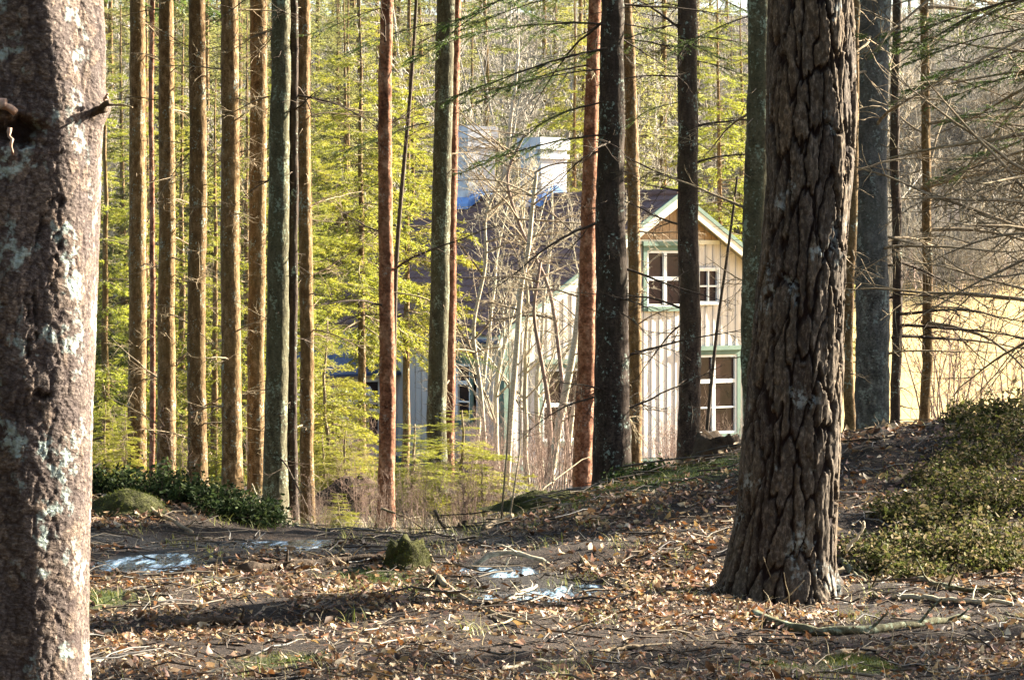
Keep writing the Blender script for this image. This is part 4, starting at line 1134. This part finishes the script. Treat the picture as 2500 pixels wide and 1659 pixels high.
# green boughs hanging into view
def bough_at(tree, u, v, D, L, az, tilt, seed):
    e, TD, z0 = TREES[tree]
    r = np.random.default_rng(seed)
    p = P3(u, v, D) - e.location
    o = put('bough', BOUGH_HI_M[seed % 4], e, p); o.scale = (L, L, L)
    o.rotation_euler = (r.uniform(-0.4, 0.4), tilt, az)
PI = math.pi
for i, (t, u, v, D, L, az, ti) in enumerate([
    ('n', 1470, 330, 21.9, 0.9, PI + 0.2, 0.10), ('n', 1470, 60, 21.9, 1.0, PI - 0.1, -0.05), ('n', 1465, 170, 21.9, 0.7, PI + 0.5, 0.1), ('n', 1475, -60, 21.9, 1.3, PI, 0.15),
    ('p', 1655, 60, 23.9, 0.8, PI + 0.3, 0.2), ('p', 1705, 150, 24.0, 0.6, 0.2, 0.2), ('p', 1705, -20, 24.0, 0.7, -0.2, 0.3), ('p', 1655, 250, 24, 0.5, PI, 0.25), ('q', 1830, 40, 19.5, 0.5, PI, 0.3),
    ('v', 2600, 60, 19, 0.9, PI, 0.1), ('v', 2620, -30, 19, 1.2, PI + 0.2, 0.1), ('w', 2690, 330, 23, 1.1, PI - 0.1, 0.0), ('w', 2690, 150, 23, 1.1, PI, 0.1), ('v', 2600, 260, 19, 0.7, PI, 0.0),
    ('i', 930, 20, 25.5, 0.6, PI, 0.2), ('k', 1105, -30, 34, 1.1, 0.1, 0.15), ('k', 1050, 60, 34, 0.9, PI, 0.2), ('m', 1440, -20, 29, 1.1, PI, 0.15), ('n', 1472, 120, 21.8, 1.1, PI + 0.15, 0.2), ('n', 1468, 250, 21.8, 0.8, PI - 0.3, 0.25), ('m', 1430, 160, 29, 1.0, PI + 0.1, 0.2), ('n', 1530, 60, 22, 0.7, 0.1, 0.2), ('p', 1705, 90, 24, 0.8, 0.0, 0.1), ('w', 2690, -20, 23, 1.6, PI + 0.1, 0.1), ('w', 2690, 80, 23, 1.4, PI - 0.2, 0.15), ('k', 1105, 860, 33.8, 0.5, -0.3, 0.2), ('k', 1040, 300, 34, 0.9, PI, 0.2)]):
    if L > 0.01: bough_at(t, u, v, D, L, az, ti, i)
for q in range(34):  # unseen trees with high crowns, put in to block sky light
    y = rng.uniform(-22, 34); x = -rng.uniform(0.20 * max(y, 0) + 2.2, 18) if rng.random() < 0.6 or y > 2 else rng.uniform(-10, 9)
    if -3 < y < 4 and abs(x) < 2.5: continue
    e = empty('spruce_tree', (x, y, gz(x, y)), 'tall spruce of the wood standing outside the picture, left or behind', 'tree', 'spruces of the wood around')
    trunk_simple(16, 0.16, 740 + q, 9).obj('trunk', M['spruce'], e)
    add_crown(e, 6.5, 1.0, q)
for q in range(60):  # unseen spruces added to cut the sky fill on camera-facing sides
    a = rng.uniform(math.radians(150), math.radians(345)); d = rng.uniform(7, 34)
    x, y = d * math.cos(a) * 1.1, d * math.sin(a) + 1.0
    if y > 6: continue
    e = plant_tree('spruce_tree', FAR_SPRUCE[q % 4], x, y, rng.uniform(1.2, 1.6), q, 'full green spruce of the wood behind the viewer', 'tree', 'spruces behind the viewer')
for q, (x, y) in enumerate([(19.3, 25.0)]):  # unseen bare tree put in to dapple the sunlit ground
    plant_tree('bare_tree', FAR_BARE[q], x, y, 1.15, q * 1.1, 'bare tree of the wood standing outside the picture on the right', 'tree', 'bare trees outside the picture')
# trees beyond the right of the frame, which shade the ground
for q, (x, y, s) in enumerate([(17.1, 19.0, 0.45), (20.2, 21.7, 0.42), (23.0, 22.8, 0.5), (15.4, 24.4, 0.4), (18.7, 26.7, 0.5), (13.9, 25.0, 0.45), (18.8, 28.5, 0.5), (14.9, 27.4, 0.45), (17.7, 30.7, 0.6), (17.8, 32.6, 0.5)]):
    e = empty('spruce_tree', (x, y, gz(x, y)), 'tall spruce of the wood standing outside the picture on the right', 'tree', 'spruces outside the picture')
    trunk_simple(16, 0.16, 700 + q, 9).obj('trunk', M['spruce'], e)
    add_crown(e, 7.5, s, q)

# ------------------------------------------------------------------ forest floor: litter, grass, twigs, moss
rng = np.random.default_rng(77)
def scatter(n, y0, y1, margin=0.5, power=1.0):
    y = y0 + (y1 - y0) * rng.random(n) ** power
    x = (rng.random(n) * 2 - 1) * (0.178 * y + margin)
    return x, y
def frames(n, tilt):
    a = rng.uniform(0, 2 * np.pi, n)
    nx_ = rng.normal(0, tilt, n); ny_ = rng.normal(0, tilt, n)
    N = np.stack([nx_, ny_, np.ones(n)], -1); N /= np.linalg.norm(N, axis=1, keepdims=True)
    d = np.stack([np.cos(a), np.sin(a), np.zeros(n)], -1)
    d -= N * (d * N).sum(1, keepdims=True); d /= np.linalg.norm(d, axis=1, keepdims=True)
    return N, d, np.cross(N, d)
PAL = np.array([(0.40, 0.26, 0.14), (0.56, 0.43, 0.27), (0.34, 0.15, 0.055), (0.44, 0.27, 0.20), (0.13, 0.075, 0.045), (0.24, 0.14, 0.08), (0.62, 0.52, 0.36), (0.48, 0.31, 0.12)])
PW = np.array([0.17, 0.13, 0.14, 0.15, 0.13, 0.16, 0.06, 0.06])
def leaves(mb, x, y, size, tilt, z=None, pal=PAL, pw=PW, lift=0.006):
    n = len(x); z = ground(x, y) if z is None else z
    N, d, s = frames(n, tilt)
    c = np.stack([x, y, z + lift + rng.random(n) * 0.02], -1)
    L = size * np.clip(rng.lognormal(-0.05, 0.38, n), 0.35, 1.7); W = L * rng.uniform(0.35, 0.62, n); cu = L * rng.normal(0.10, 0.22, n); cu2 = L * rng.normal(0.0, 0.15, n)
    pts = []
    for (a, b, hh) in ((-0.5, 0, 1), (-0.12, 0.5, 0.25), (-0.12, -0.5, 0.25), (0.22, 0.36, 0.3), (0.22, -0.36, 0.3), (0.5, 0, 1), (0.02, 0, 0)):
        pts.append(c + d * (L * a)[:, None] + s * (W * b)[:, None] + N * (cu * hh * (1 if a < 0.3 else 0.6) + cu2 * (b * 2) ** 2)[:, None])
    V = np.stack(pts, 1).reshape(-1, 3)
    o = np.arange(n)[:, None] * 7
    Tt = np.concatenate([o + np.array([t]) for t in ((0, 2, 6), (0, 6, 1), (2, 4, 6), (6, 3, 1), (4, 5, 6), (6, 5, 3))])
    col = pal[rng.choice(len(pal), n, p=pw / pw.sum())] * rng.uniform(0.35, 1.15, (n, 1))
    if pal is PAL: col = col * (1 - 0.78 * wet_shade_at(x, y))[:, None]  # leaves darkened with the wet soil and the painted shade band
    mb.add(V, None, Tt, 0, np.repeat(col, 7, 0))
mb = MB()
for (n, y0, y1, sz, tilt) in ((26000, 9.6, 13.5, 0.034, 0.60), (34000, 9.6, 13.5, 0.016, 0.7), (26000, 13.5, 18.5, 0.040, 0.60), (26000, 13.5, 18.5, 0.019, 0.7), (16000, 18.5, 27, 0.064, 0.55), (9000, 27, 42, 0.075, 0.55)):
    x, y = scatter(n, y0, y1)
    keep = rng.random(n) < np.clip(0.16 + 0.22 * sstep(15.5, 17.5, y) + 2.4 * (fbm(x * 2.4, y * 1.5 + 30, 3) - 0.40), 0.12 + 0.25 * sstep(15.5, 17.5, y), 0.9) * (1 - 0.75 * moss_at(x, y)) * (1 - 0.35 * wet_shade_at(x, y))
    zz = ground(x, y); keep &= zz > WATER_Z + 0.004
    leaves(mb, x[keep], y[keep], sz, tilt)
x, y = scatter(700, 14, 17)
zz = ground(x, y); k2 = zz < WATER_Z + 0.004
k2 &= rng.random(700) < 0.5
leaves(mb, x[k2], y[k2], 0.035, 0.08, np.full(k2.sum(), WATER_Z))
tag(mb.obj('leaf_litter', M['leaf']), 'dry brown, tan and orange leaves strewn over the forest floor', 'leaves', kind='stuff')

def blades(mb, x, y, L, w, pal, lean=0.5, z=None, seg=3):
    n = len(x); z = ground(x, y) if z is None else z
    a = rng.uniform(0, 2 * np.pi, n); d = np.stack([np.cos(a), np.sin(a), np.zeros(n)], -1)
    s = np.stack([-np.sin(a), np.cos(a), np.zeros(n)], -1)
    L = L * rng.uniform(0.5, 1.3, n); ln = np.abs(rng.normal(lean, 0.35, n)); W = w * rng.uniform(0.7, 1.3, n)
    c = np.stack([x, y, z - 0.005], -1)
    col = pal[rng.integers(0, len(pal), n)] * rng.uniform(0.7, 1.25, (n, 1))
    rows = []
    for i in range(seg + 1):
        t = i / seg
        p = c + d * (L * ln * t * t)[:, None] + np.array([0, 0, 1.0]) * (L * t * (1 - 0.35 * ln * t))[:, None]
        ww = (W * (1 - 0.8 * t) / 2)[:, None]
        rows += [p - s * ww, p + s * ww]
    V = np.stack(rows, 1).reshape(-1, 3); k = 2 * (seg + 1)
    o = np.arange(n)[:, None] * k
    Qs = np.concatenate([o + np.array([[2 * i, 2 * i + 1, 2 * i + 3, 2 * i + 2]]) for i in range(seg)])
    mb.add(V, Qs, None, 0, np.repeat(col, k, 0))
STRAW = np.array([(0.55, 0.45, 0.27), (0.42, 0.33, 0.18), (0.34, 0.32, 0.11), (0.60, 0.52, 0.36)])
MOSSC = np.array([(0.08, 0.105, 0.02), (0.12, 0.14, 0.028), (0.055, 0.07, 0.018), (0.15, 0.155, 0.04)])
mb = MB()
x, y = scatter(7000, 9.7, 30, power=1.0); k_ = rng.random(7000) < fbm(x * 1.3 + 9, y * 0.9, 2) ** 2
blades(mb, x[k_], y[k_], 0.10, 0.0035, STRAW, 0.9)
x, y = scatter(16000, 20, 44); k_ = x < 0.4; x, y = x[k_], y[k_]
blades(mb, x, y, 0.15, 0.006, np.vstack([STRAW, MOSSC[:2]]), 0.8)
tx, ty = scatter(110, 10, 24)
for i in range(110):
    n = 26; x = tx[i] + rng.normal(0, 0.05, n); y = ty[i] + rng.normal(0, 0.06, n)
    blades(mb, x, y, 0.075, 0.004, np.array([(0.20, 0.24, 0.05), (0.30, 0.32, 0.08), (0.42, 0.38, 0.15)]), 0.9)
x, y = scatter(9000, 9.7, 22)
blades(mb, x, y, 0.05, 0.0028, np.array([(0.30, 0.20, 0.11), (0.20, 0.13, 0.08), (0.42, 0.33, 0.2), (0.10, 0.07, 0.045)]), 2.2, seg=2)
tag(mb.obj('dry_grass', M['blade']), 'thin dry straws of grass among the fallen leaves', 'grass', kind='stuff')
mb = MB()
for (mx, my, rx, ry, s) in MOSS:
    n = int(2600 * min(3, rx * ry * 4 + 0.35))
    x = mx + rng.normal(0, rx * 0.75, n); y = my + rng.normal(0, ry * 0.75, n)
    k_ = rng.random(n) < moss_at(x, y)
    blades(mb, x[k_], y[k_], 0.026, 0.005, MOSSC, 0.7, seg=2)
tag(mb.obj('moss', M['moss']), 'patches of green moss on the mound and forest floor', 'moss', kind='stuff')
# small loose twigs that nobody could count
mb = MB()
tv = []
for (n, y0, y1, L) in ((1000, 9.7, 13.5, 0.17), (1200, 13.5, 19, 0.24), (900, 19, 32, 0.42)):
    x, y = scatter(n, y0, y1)
    for i in range(n):
        a = rng.uniform(0, np.pi); l = L * rng.uniform(0.4, 1.8)
        t = np.linspace(-0.5, 0.5, 4)
        P = np.stack([x[i] + np.cos(a) * l * t, y[i] + np.sin(a) * l * t, np.zeros(4)], -1)
        P[:, :2] += rng.normal(0, l * 0.03, (4, 2))
        tv.append((P, rng.uniform(0.0018, 0.0048) * (1 + l), l))
allP = np.array([p for p, _, _ in tv]); zz = ground(allP[..., 0], allP[..., 1])
allP[..., 2] = 0.5 * zz + 0.5 * zz.max(1, keepdims=True) + 0.012 + rng.normal(0, 0.012, (len(tv), 1)) + rng.normal(0, 0.01, zz.shape)
TWC = np.array([(0.16, 0.12, 0.085), (0.26, 0.21, 0.15), (0.40, 0.32, 0.22), (0.07, 0.05, 0.038), (0.30, 0.28, 0.25)])
for P, (_, r, l) in zip(allP, tv):
    mb.tube(P, r * np.array([1, 0.9, 0.75, 0.5]), 3, 0, TWC[rng.integers(5)] * rng.uniform(0.3, 1.0))
tag(mb.obj('twig_litter', M['leaf']), 'small dead twigs scattered over the forest floor', 'twigs', kind='stuff')

# fallen sticks and logs that can be told apart: pixel paths laid on the ground
def stick(name, uv, r, mat, label, cat='stick', lift=None, knots=3, k=7, seed=1, D=None):
    rg = np.random.default_rng(seed)
    pts = []
    for i, (u, v) in enumerate(uv):
        if D is None: p = np.array(gpoint(u, v)); p[2] += r * 0.8 + (lift[i] if lift else 0)
        else: p = np.array(P3(u, v, D if not isinstance(D, (list, tuple)) else D[i]))
        pts.append(p)
    A = np.array(pts); n = len(A); m = 16
    tt = np.linspace(0, n - 1, m)
    Pi = np.stack([np.interp(tt, np.arange(n), A[:, q]) for q in range(3)], -1)
    if n > 2:
        for _ in range(2): Pi[1:-1] = 0.25 * Pi[:-2] + 0.5 * Pi[1:-1] + 0.25 * Pi[2:]
    Pi += rg.normal(0, r * 0.25, Pi.shape)
    b = A[0]
    e = empty(name, tuple(b), label, cat, 'fallen sticks and logs')
    MB().tube(Pi - b, r * np.linspace(1.05, 0.6, m) * (1 + 0.15 * rg.normal(0, 1, m)).clip(0.7, 1.3), k).obj('stem', M[mat], e)
    for q in range(knots):
        i = rg.integers(2, m - 2); d = Pi[i + 1] - Pi[i]; d /= np.linalg.norm(d) + 1e-9
        l = np.linalg.norm(Pi[-1] - Pi[0]) * rg.uniform(0.08, 0.22)
        S = wander(Pi[i] - b, d + np.array([rg.normal(0, 0.6), rg.normal(0, 0.6), abs(rg.normal(0.3, 0.4))]), l, 5, rg, 0.12)
        MB().tube(S, r * 0.38 * np.linspace(1, 0.4, 5), 5).obj('side_twig', M[mat], e)
    return e
ST = [
 ('fallen_branch', [(1105, 1428), (1140, 1392), (1190, 1352), (1255, 1345), (1320, 1365), (1385, 1405), (1412, 1425)], 0.017, 'pale_bark', 'pale stick arching over the puddle', 15.2),
 ('fallen_branch', [(1210, 1420), (1228, 1390), (1246, 1360)], 0.006, 'pale_bark', 'short pale twig leaning inside the arched stick', 15.0),
 ('fallen_branch', [(1420, 1370), (1470, 1410), (1530, 1430), (1640, 1445)], 0.010, 'twig', 'bent twig right of the bright puddle', None),
 ('fallen_branch', [(1240, 1470), (1310, 1435)], 0.012, 'pale_bark', 'thick pale stick lying across the bright puddle', None),
 ('fallen_branch', [(1035, 1340), (1060, 1370), (1075, 1410)], 0.010, 'twig', 'thin stick leaning against the mossy stump', 15.2),
 ('fallen_branch', [(1055, 1400), (1110, 1450), (1190, 1500), (1290, 1530)], 0.014, 'twig', 'long stick slanting from the mossy stump toward the viewer', None),
 ('fallen_log', [(330, 1232), (400, 1268), (470, 1305)], 0.018, 'twig', 'sunlit log slanting down the leafy bank', None),
 ('fallen_log', [(590, 1402), (720, 1390), (850, 1380), (950, 1374)], 0.030, 'rotten', 'dark rotten log lying left of the mossy stump', None),
 ('fallen_log', [(420, 1535), (520, 1528), (600, 1524), (680, 1528)], 0.022, 'rotten', 'short black log in the sunny leaves left of centre', None),
 ('fallen_branch', [(340, 1560), (450, 1550), (640, 1540)], 0.010, 'twig_dark', 'dark stick in front of the short black log', None),
 ('fallen_branch', [(740, 1325), (800, 1360), (860, 1400)], 0.010, 'twig', 'grey stick crossing the dark rotten log', None),
 ('fallen_branch', [(820, 1335), (870, 1370), (930, 1380)], 0.010, 'twig', 'forked grey stick left of the mossy stump', None),
 ('fallen_log', [(1838, 1512), (1950, 1550), (2100, 1548), (2260, 1532), (2370, 1515)], 0.022, 'spruce_green', 'long grey-green branch lying in front of the big pine', None),
 ('fallen_branch', [(2040, 1600), (2200, 1585), (2340, 1580)], 0.012, 'twig', 'thin branch in front of the long grey-green branch', None),
 ('fallen_branch', [(2040, 1360), (2090, 1410), (2150, 1470)], 0.016, 'spruce_green', 'root-like stick slanting from the right foot of the big pine', None),
 ('fallen_branch', [(1840, 1440), (1900, 1475), (1960, 1525)], 0.010, 'twig', 'bent stick left of the pine foot toward the viewer', None),
 ('fallen_log', [(2230, 1415), (2300, 1440), (2480, 1460)], 0.018, 'spruce_green', 'mossy branch below the evergreen bushes', None),
 ('fallen_branch', [(2180, 1462), (2280, 1468), (2480, 1478)], 0.015, 'pale_bark', 'pale stick lying below the mossy branch', None),
 ('fallen_branch', [(2065, 1345), (2085, 1318), (2105, 1296), (2110, 1272)], 0.010, 'pale_bark', 'short white curved stick standing right of the big pine', 14.2),
 ('fallen_branch', [(2120, 1128), (2125, 1165), (2128, 1200)], 0.006, 'pale_bark', 'upright pale twig on the mound right of the big pine', 17.6),
 ('fallen_branch', [(1440, 1600), (1520, 1588), (1640, 1578)], 0.010, 'twig', 'thin stick in the shade at bottom centre', None),
 ('fallen_branch', [(1220, 1640), (1280, 1622), (1400, 1615)], 0.009, 'pale_bark', 'pale stick at the bottom edge right of centre', None),
 ('fallen_branch', [(2200, 1600), (2270, 1640), (2330, 1659)], 0.006, 'twig', 'grey twig at the bottom right', None),
 ('fallen_branch', [(2350, 1560), (2400, 1610), (2460, 1650)], 0.006, 'twig', 'grey twig in the bottom right corner', None),
 ('fallen_branch', [(1060, 1245), (1085, 1290), (1108, 1345)], 0.014, 'twig_dark', 'dark slanting branch behind the arched stick', 21.0),
 ('fallen_branch', [(560, 1380), (640, 1372), (760, 1368)], 0.012, 'twig_dark', 'thin dark stick along the wet hollow', None),
 ('fallen_branch', [(1180, 1295), (1260, 1260), (1330, 1225)], 0.018, 'twig', 'mossy stick along the left end of the mound', None),
 ('fallen_branch', [(930, 1240), (1000, 1265), (1060, 1310)], 0.010, 'twig', 'thin stick at the foot of the orange-red pine', 23.0),
 ('fallen_branch', [(650, 1290), (640, 1240), (615, 1180)], 0.010, 'pale_bark', 'pale branch leaning on the dark grey-green foot', 25.2),
]
for i, (nm, uv, r, mt, lb, D_) in enumerate(ST):
    stick(nm, uv, r, mt, lb, 'log' if nm == 'fallen_log' else 'stick', knots=3 if D_ is None else 1, seed=900 + i, D=D_)

# lumps: mossy stump, stumps, boulder
def lump(name, u, v, D, rx, ry, h, mat, label, cat, seed, top=0.0, moss_n=0, power=2.2, jag=0.0, parts='body', moss_pal=MOSSC):
    rg = np.random.default_rng(seed)
    p = P3(u, v, D); z0 = gz(p.x, D) - 0.03
    e = empty(name, (p.x, D, z0), label, cat)
    nz_, k = 14, 28
    t = np.linspace(0, 2 * np.pi, k, endpoint=False)
    s = np.linspace(0, 1, nz_)
    Tt, Ss = np.meshgrid(t, s)
    prof_r = (1 - Ss ** power * (1 - top)) 
    prof_r[-1] = 0.02 if top < 0.05 else prof_r[-1]
    nse = 1 + 0.45 * (fbm(np.cos(Tt) * 1.5 + seed, np.sin(Tt) * 1.5 + Ss * 2, 3) - 0.5) + 0.25 * (fbm(np.cos(Tt) * 5 + seed, np.sin(Tt) * 5 + Ss * 7, 2) - 0.5)
    R = prof_r * nse * (1 + 0.5 * np.exp(-Ss * 7))
    Z = h * Ss * (1 + (jag * (fbm(np.cos(Tt) * 4 + 3, np.sin(Tt) * 4 + seed, 2) - 0.5)) * Ss)
    V = np.stack([rx * R * np.cos(Tt), ry * R * np.sin(Tt), Z], -1)
    mb = MB(); n = nz_
    i = np.arange(n - 1)[:, None] * k; j = np.arange(k)[None, :]; j2 = (j + 1) % k
    Qs = np.stack([i + j, i + j2, i + k + j2, i + k + j], -1).reshape(-1, 4)
    c = n * k
    mb.add(np.vstack([V.reshape(-1, 3), [[0, 0, h * (0.98 if top < 0.05 else 0.75)]]]), Qs, [(c, (n - 1) * k + q, (n - 1) * k + (q + 1) % k) for q in range(k)])
    mb.obj(parts, M[mat], e)
    if moss_n:
        q = rg.integers(0, (nz_ - 2) * k, moss_n); Vv = V.reshape(-1, 3)[q + k] + rg.normal(0, 0.008, (moss_n, 3))
        mm = MB(); blades(mm, Vv[:, 0], Vv[:, 1], 0.010, 0.005, moss_pal, 1.2, Vv[:, 2], 2)
        o = mm.obj('moss', M['moss'], e); o["kind"] = "stuff"
    return e
lump('mossy_stump', 992, 1410, 14.9, 0.12, 0.13, 0.17, 'mossrock', 'small moss-covered stump left of the arched stick', 'stump', 3, 0.72, 2200, 1.6, 0.45)
lump('tree_stump', 1755, 1130, 21.0, 0.19, 0.17, 0.20, 'rotten', 'dark broad stump on the mound left of the big pine', 'stump', 5, 0.8, 0, 2.0, 0.5)
lump('tree_stump', 1140, 1285, 22.5, 0.13, 0.12, 0.17, 'rotten', 'dark rotten stump behind the arched stick', 'stump', 7, 0.5, 600, 2.0, 0.8)
lump('mossy_boulder', 310, 1240, hit(310, 1240, 15.0), 0.22, 0.2, 0.15, 'mossrock', 'mossy boulder on the bank beside the scaly trunk', 'boulder', 8, 0.0, 4000, 2.6)
lump('root_lump', 860, 1180, 30, 0.4, 0.3, 0.32, 'rotten', 'dark earthy root lump left of the orange-red pine foot', 'root', 12, 0.2, 300, 2.0, 0.4)
lump('mossy_stump', 1340, 1245, 19.2, 0.30, 0.2, 0.12, 'mossrock', 'low mossy stump at the left end of the mound', 'stump', 14, 0.3, 2500, 2.3, 0.3)
stick('broken_stake', [(2380, 1082), (2350, 1055), (2325, 1032)], 0.024, 'rotten', 'dark broken stick jutting from the mound top at right', 'stick', knots=0, seed=77, D=18.6)

# evergreen dwarf shrubs on the mound
def dwarf(u, v, D, rad, hgt, n, label, seed, pal, size=0.026, group='evergreen bushes'):
    global rng
    rng = np.random.default_rng(seed)
    p = P3(u, v, D); z0 = gz(p.x, D)
    e = empty('evergreen_bush', (p.x, D, z0), label, 'bush', group)
    st_ = MB(); m = 46
    tips = []
    for q in range(m):
        a = rng.uniform(0, 6.28); r0 = rad * math.sqrt(rng.random())
        bx, by = r0 * math.cos(a), r0 * math.sin(a)
        bz = gz(p.x + bx, D + by) - z0
        S = wander((bx, by, bz - 0.02), (math.cos(a) * 0.35, math.sin(a) * 0.35, 1), hgt * rng.uniform(0.6, 1.15) * (1.1 - 0.5 * r0 / rad), 6, rng, 0.2)
        st_.tube(S, 0.004 * np.linspace(1, 0.4, 6), 4); tips.append(S)
    st_.obj('stems', M['twig_dark'], e)['kind'] = 'stuff'
    T_ = np.array(tips)
    i = rng.integers(0, m, n); t = rng.uniform(0.25, 1, n) * 4.999; k0 = t.astype(int); f = (t - k0)[:, None]
    c = T_[i, k0] * (1 - f) + T_[i, k0 + 1] * f + rng.normal(0, 0.035, (n, 3))
    lf = MB(); leaves(lf, c[:, 0], c[:, 1], size, 1.1, c[:, 2], pal, np.ones(len(pal)), 0)
    lf.obj('leaves', M['shrubleaf'], e)['kind'] = 'stuff'
OLIVE = np.array([(0.11, 0.12, 0.03), (0.16, 0.155, 0.05), (0.08, 0.095, 0.025), (0.22, 0.18, 0.08), (0.28, 0.22, 0.13)])
DARKG = np.array([(0.035, 0.06, 0.02), (0.055, 0.085, 0.03), (0.09, 0.12, 0.04)])
BUSH = [(2215, 1400, 14.9, 0.22, 0.16, 'lowest olive bush, right of the big pine foot'), (2290, 1395, 15.1, 0.24, 0.27, 'dense olive bush in the nearest row of the bushy slope'),
    (2365, 1390, 15.3, 0.2, 0.20, 'small olive bush between the two dense nearest bushes'), (2440, 1385, 15.2, 0.3, 0.36, 'dense olive bush at the right edge, nearest row'),
    (2320, 1300, 16.2, 0.26, 0.30, 'olive bush behind the dense nearest bush'), (2400, 1290, 16.4, 0.22, 0.38, 'tall ragged olive bush in the middle row'), (2480, 1270, 16.6, 0.3, 0.30, 'olive bush at the right edge, middle row'),
    (2380, 1200, 17.4, 0.2, 0.22, 'small olive bush above the tall ragged one'), (2450, 1170, 17.9, 0.3, 0.30, 'olive bush high on the mound near the right edge'), (2400, 1110, 18.8, 0.22, 0.2, 'small olive bush beside the dark broken stick'),
    (2500, 1100, 19.0, 0.4, 0.3, 'topmost olive bush on the mound at the right edge'), (2140, 1350, 15.2, 0.16, 0.13, 'tiny olive bush beside the white curved stick'), (2260, 1320, 15.9, 0.16, 0.16, 'little olive bush above the lowest one'), (2170, 1395, 14.8, 0.14, 0.13, 'little olive bush left of the lowest one'), (2200, 1300, 16.2, 0.15, 0.12, 'sparse olive bush uphill from the white curved stick'), (2300, 1240, 17.0, 0.16, 0.14, 'sparse olive bush at the upper left of the bushy slope'), (2240, 1430, 14.5, 0.12, 0.10, 'tiny olive bush at the lower edge of the bushy slope'), (2400, 1420, 14.7, 0.16, 0.14, 'low olive bush at the lower edge near the pale stick')]
for i, (u, v, D, rad, h, l) in enumerate(BUSH):
    dwarf(u, v, D, rad * 1.1, h * 0.72, int(5200 * rad + 500), l, 1000 + i, OLIVE)
for i, (u, v, D, rad, h, l) in enumerate([(455, 1228, None, 0.30, 0.26, 'dark green bush on the bank under the second trunk'), (540, 1255, None, 0.28, 0.20, 'dark green bush left of the grey-green foot'), (615, 1280, None, 0.24, 0.15, 'dark green bush at the grey-green foot'), (375, 1212, None, 0.26, 0.20, 'dark green bush right of the mossy boulder'),
                                          (1560, 1200, 19.6, 0.22, 0.10, 'low green cushion plant on the mound below the dark trunk'), (255, 1212, None, 0.2, 0.22, 'dark green bush between boulder and scaly trunk')]):
    dwarf(u, v, D or hit(u, v, 15.0) + 0.1, rad, h, 1800, l, 1100 + i, DARKG, 0.03, 'dark green bushes')
for o in bpy.data.objects:
    if o.type == 'MESH' and o.parent is None and 'label' not in o: print('UNLABELLED', o.name)
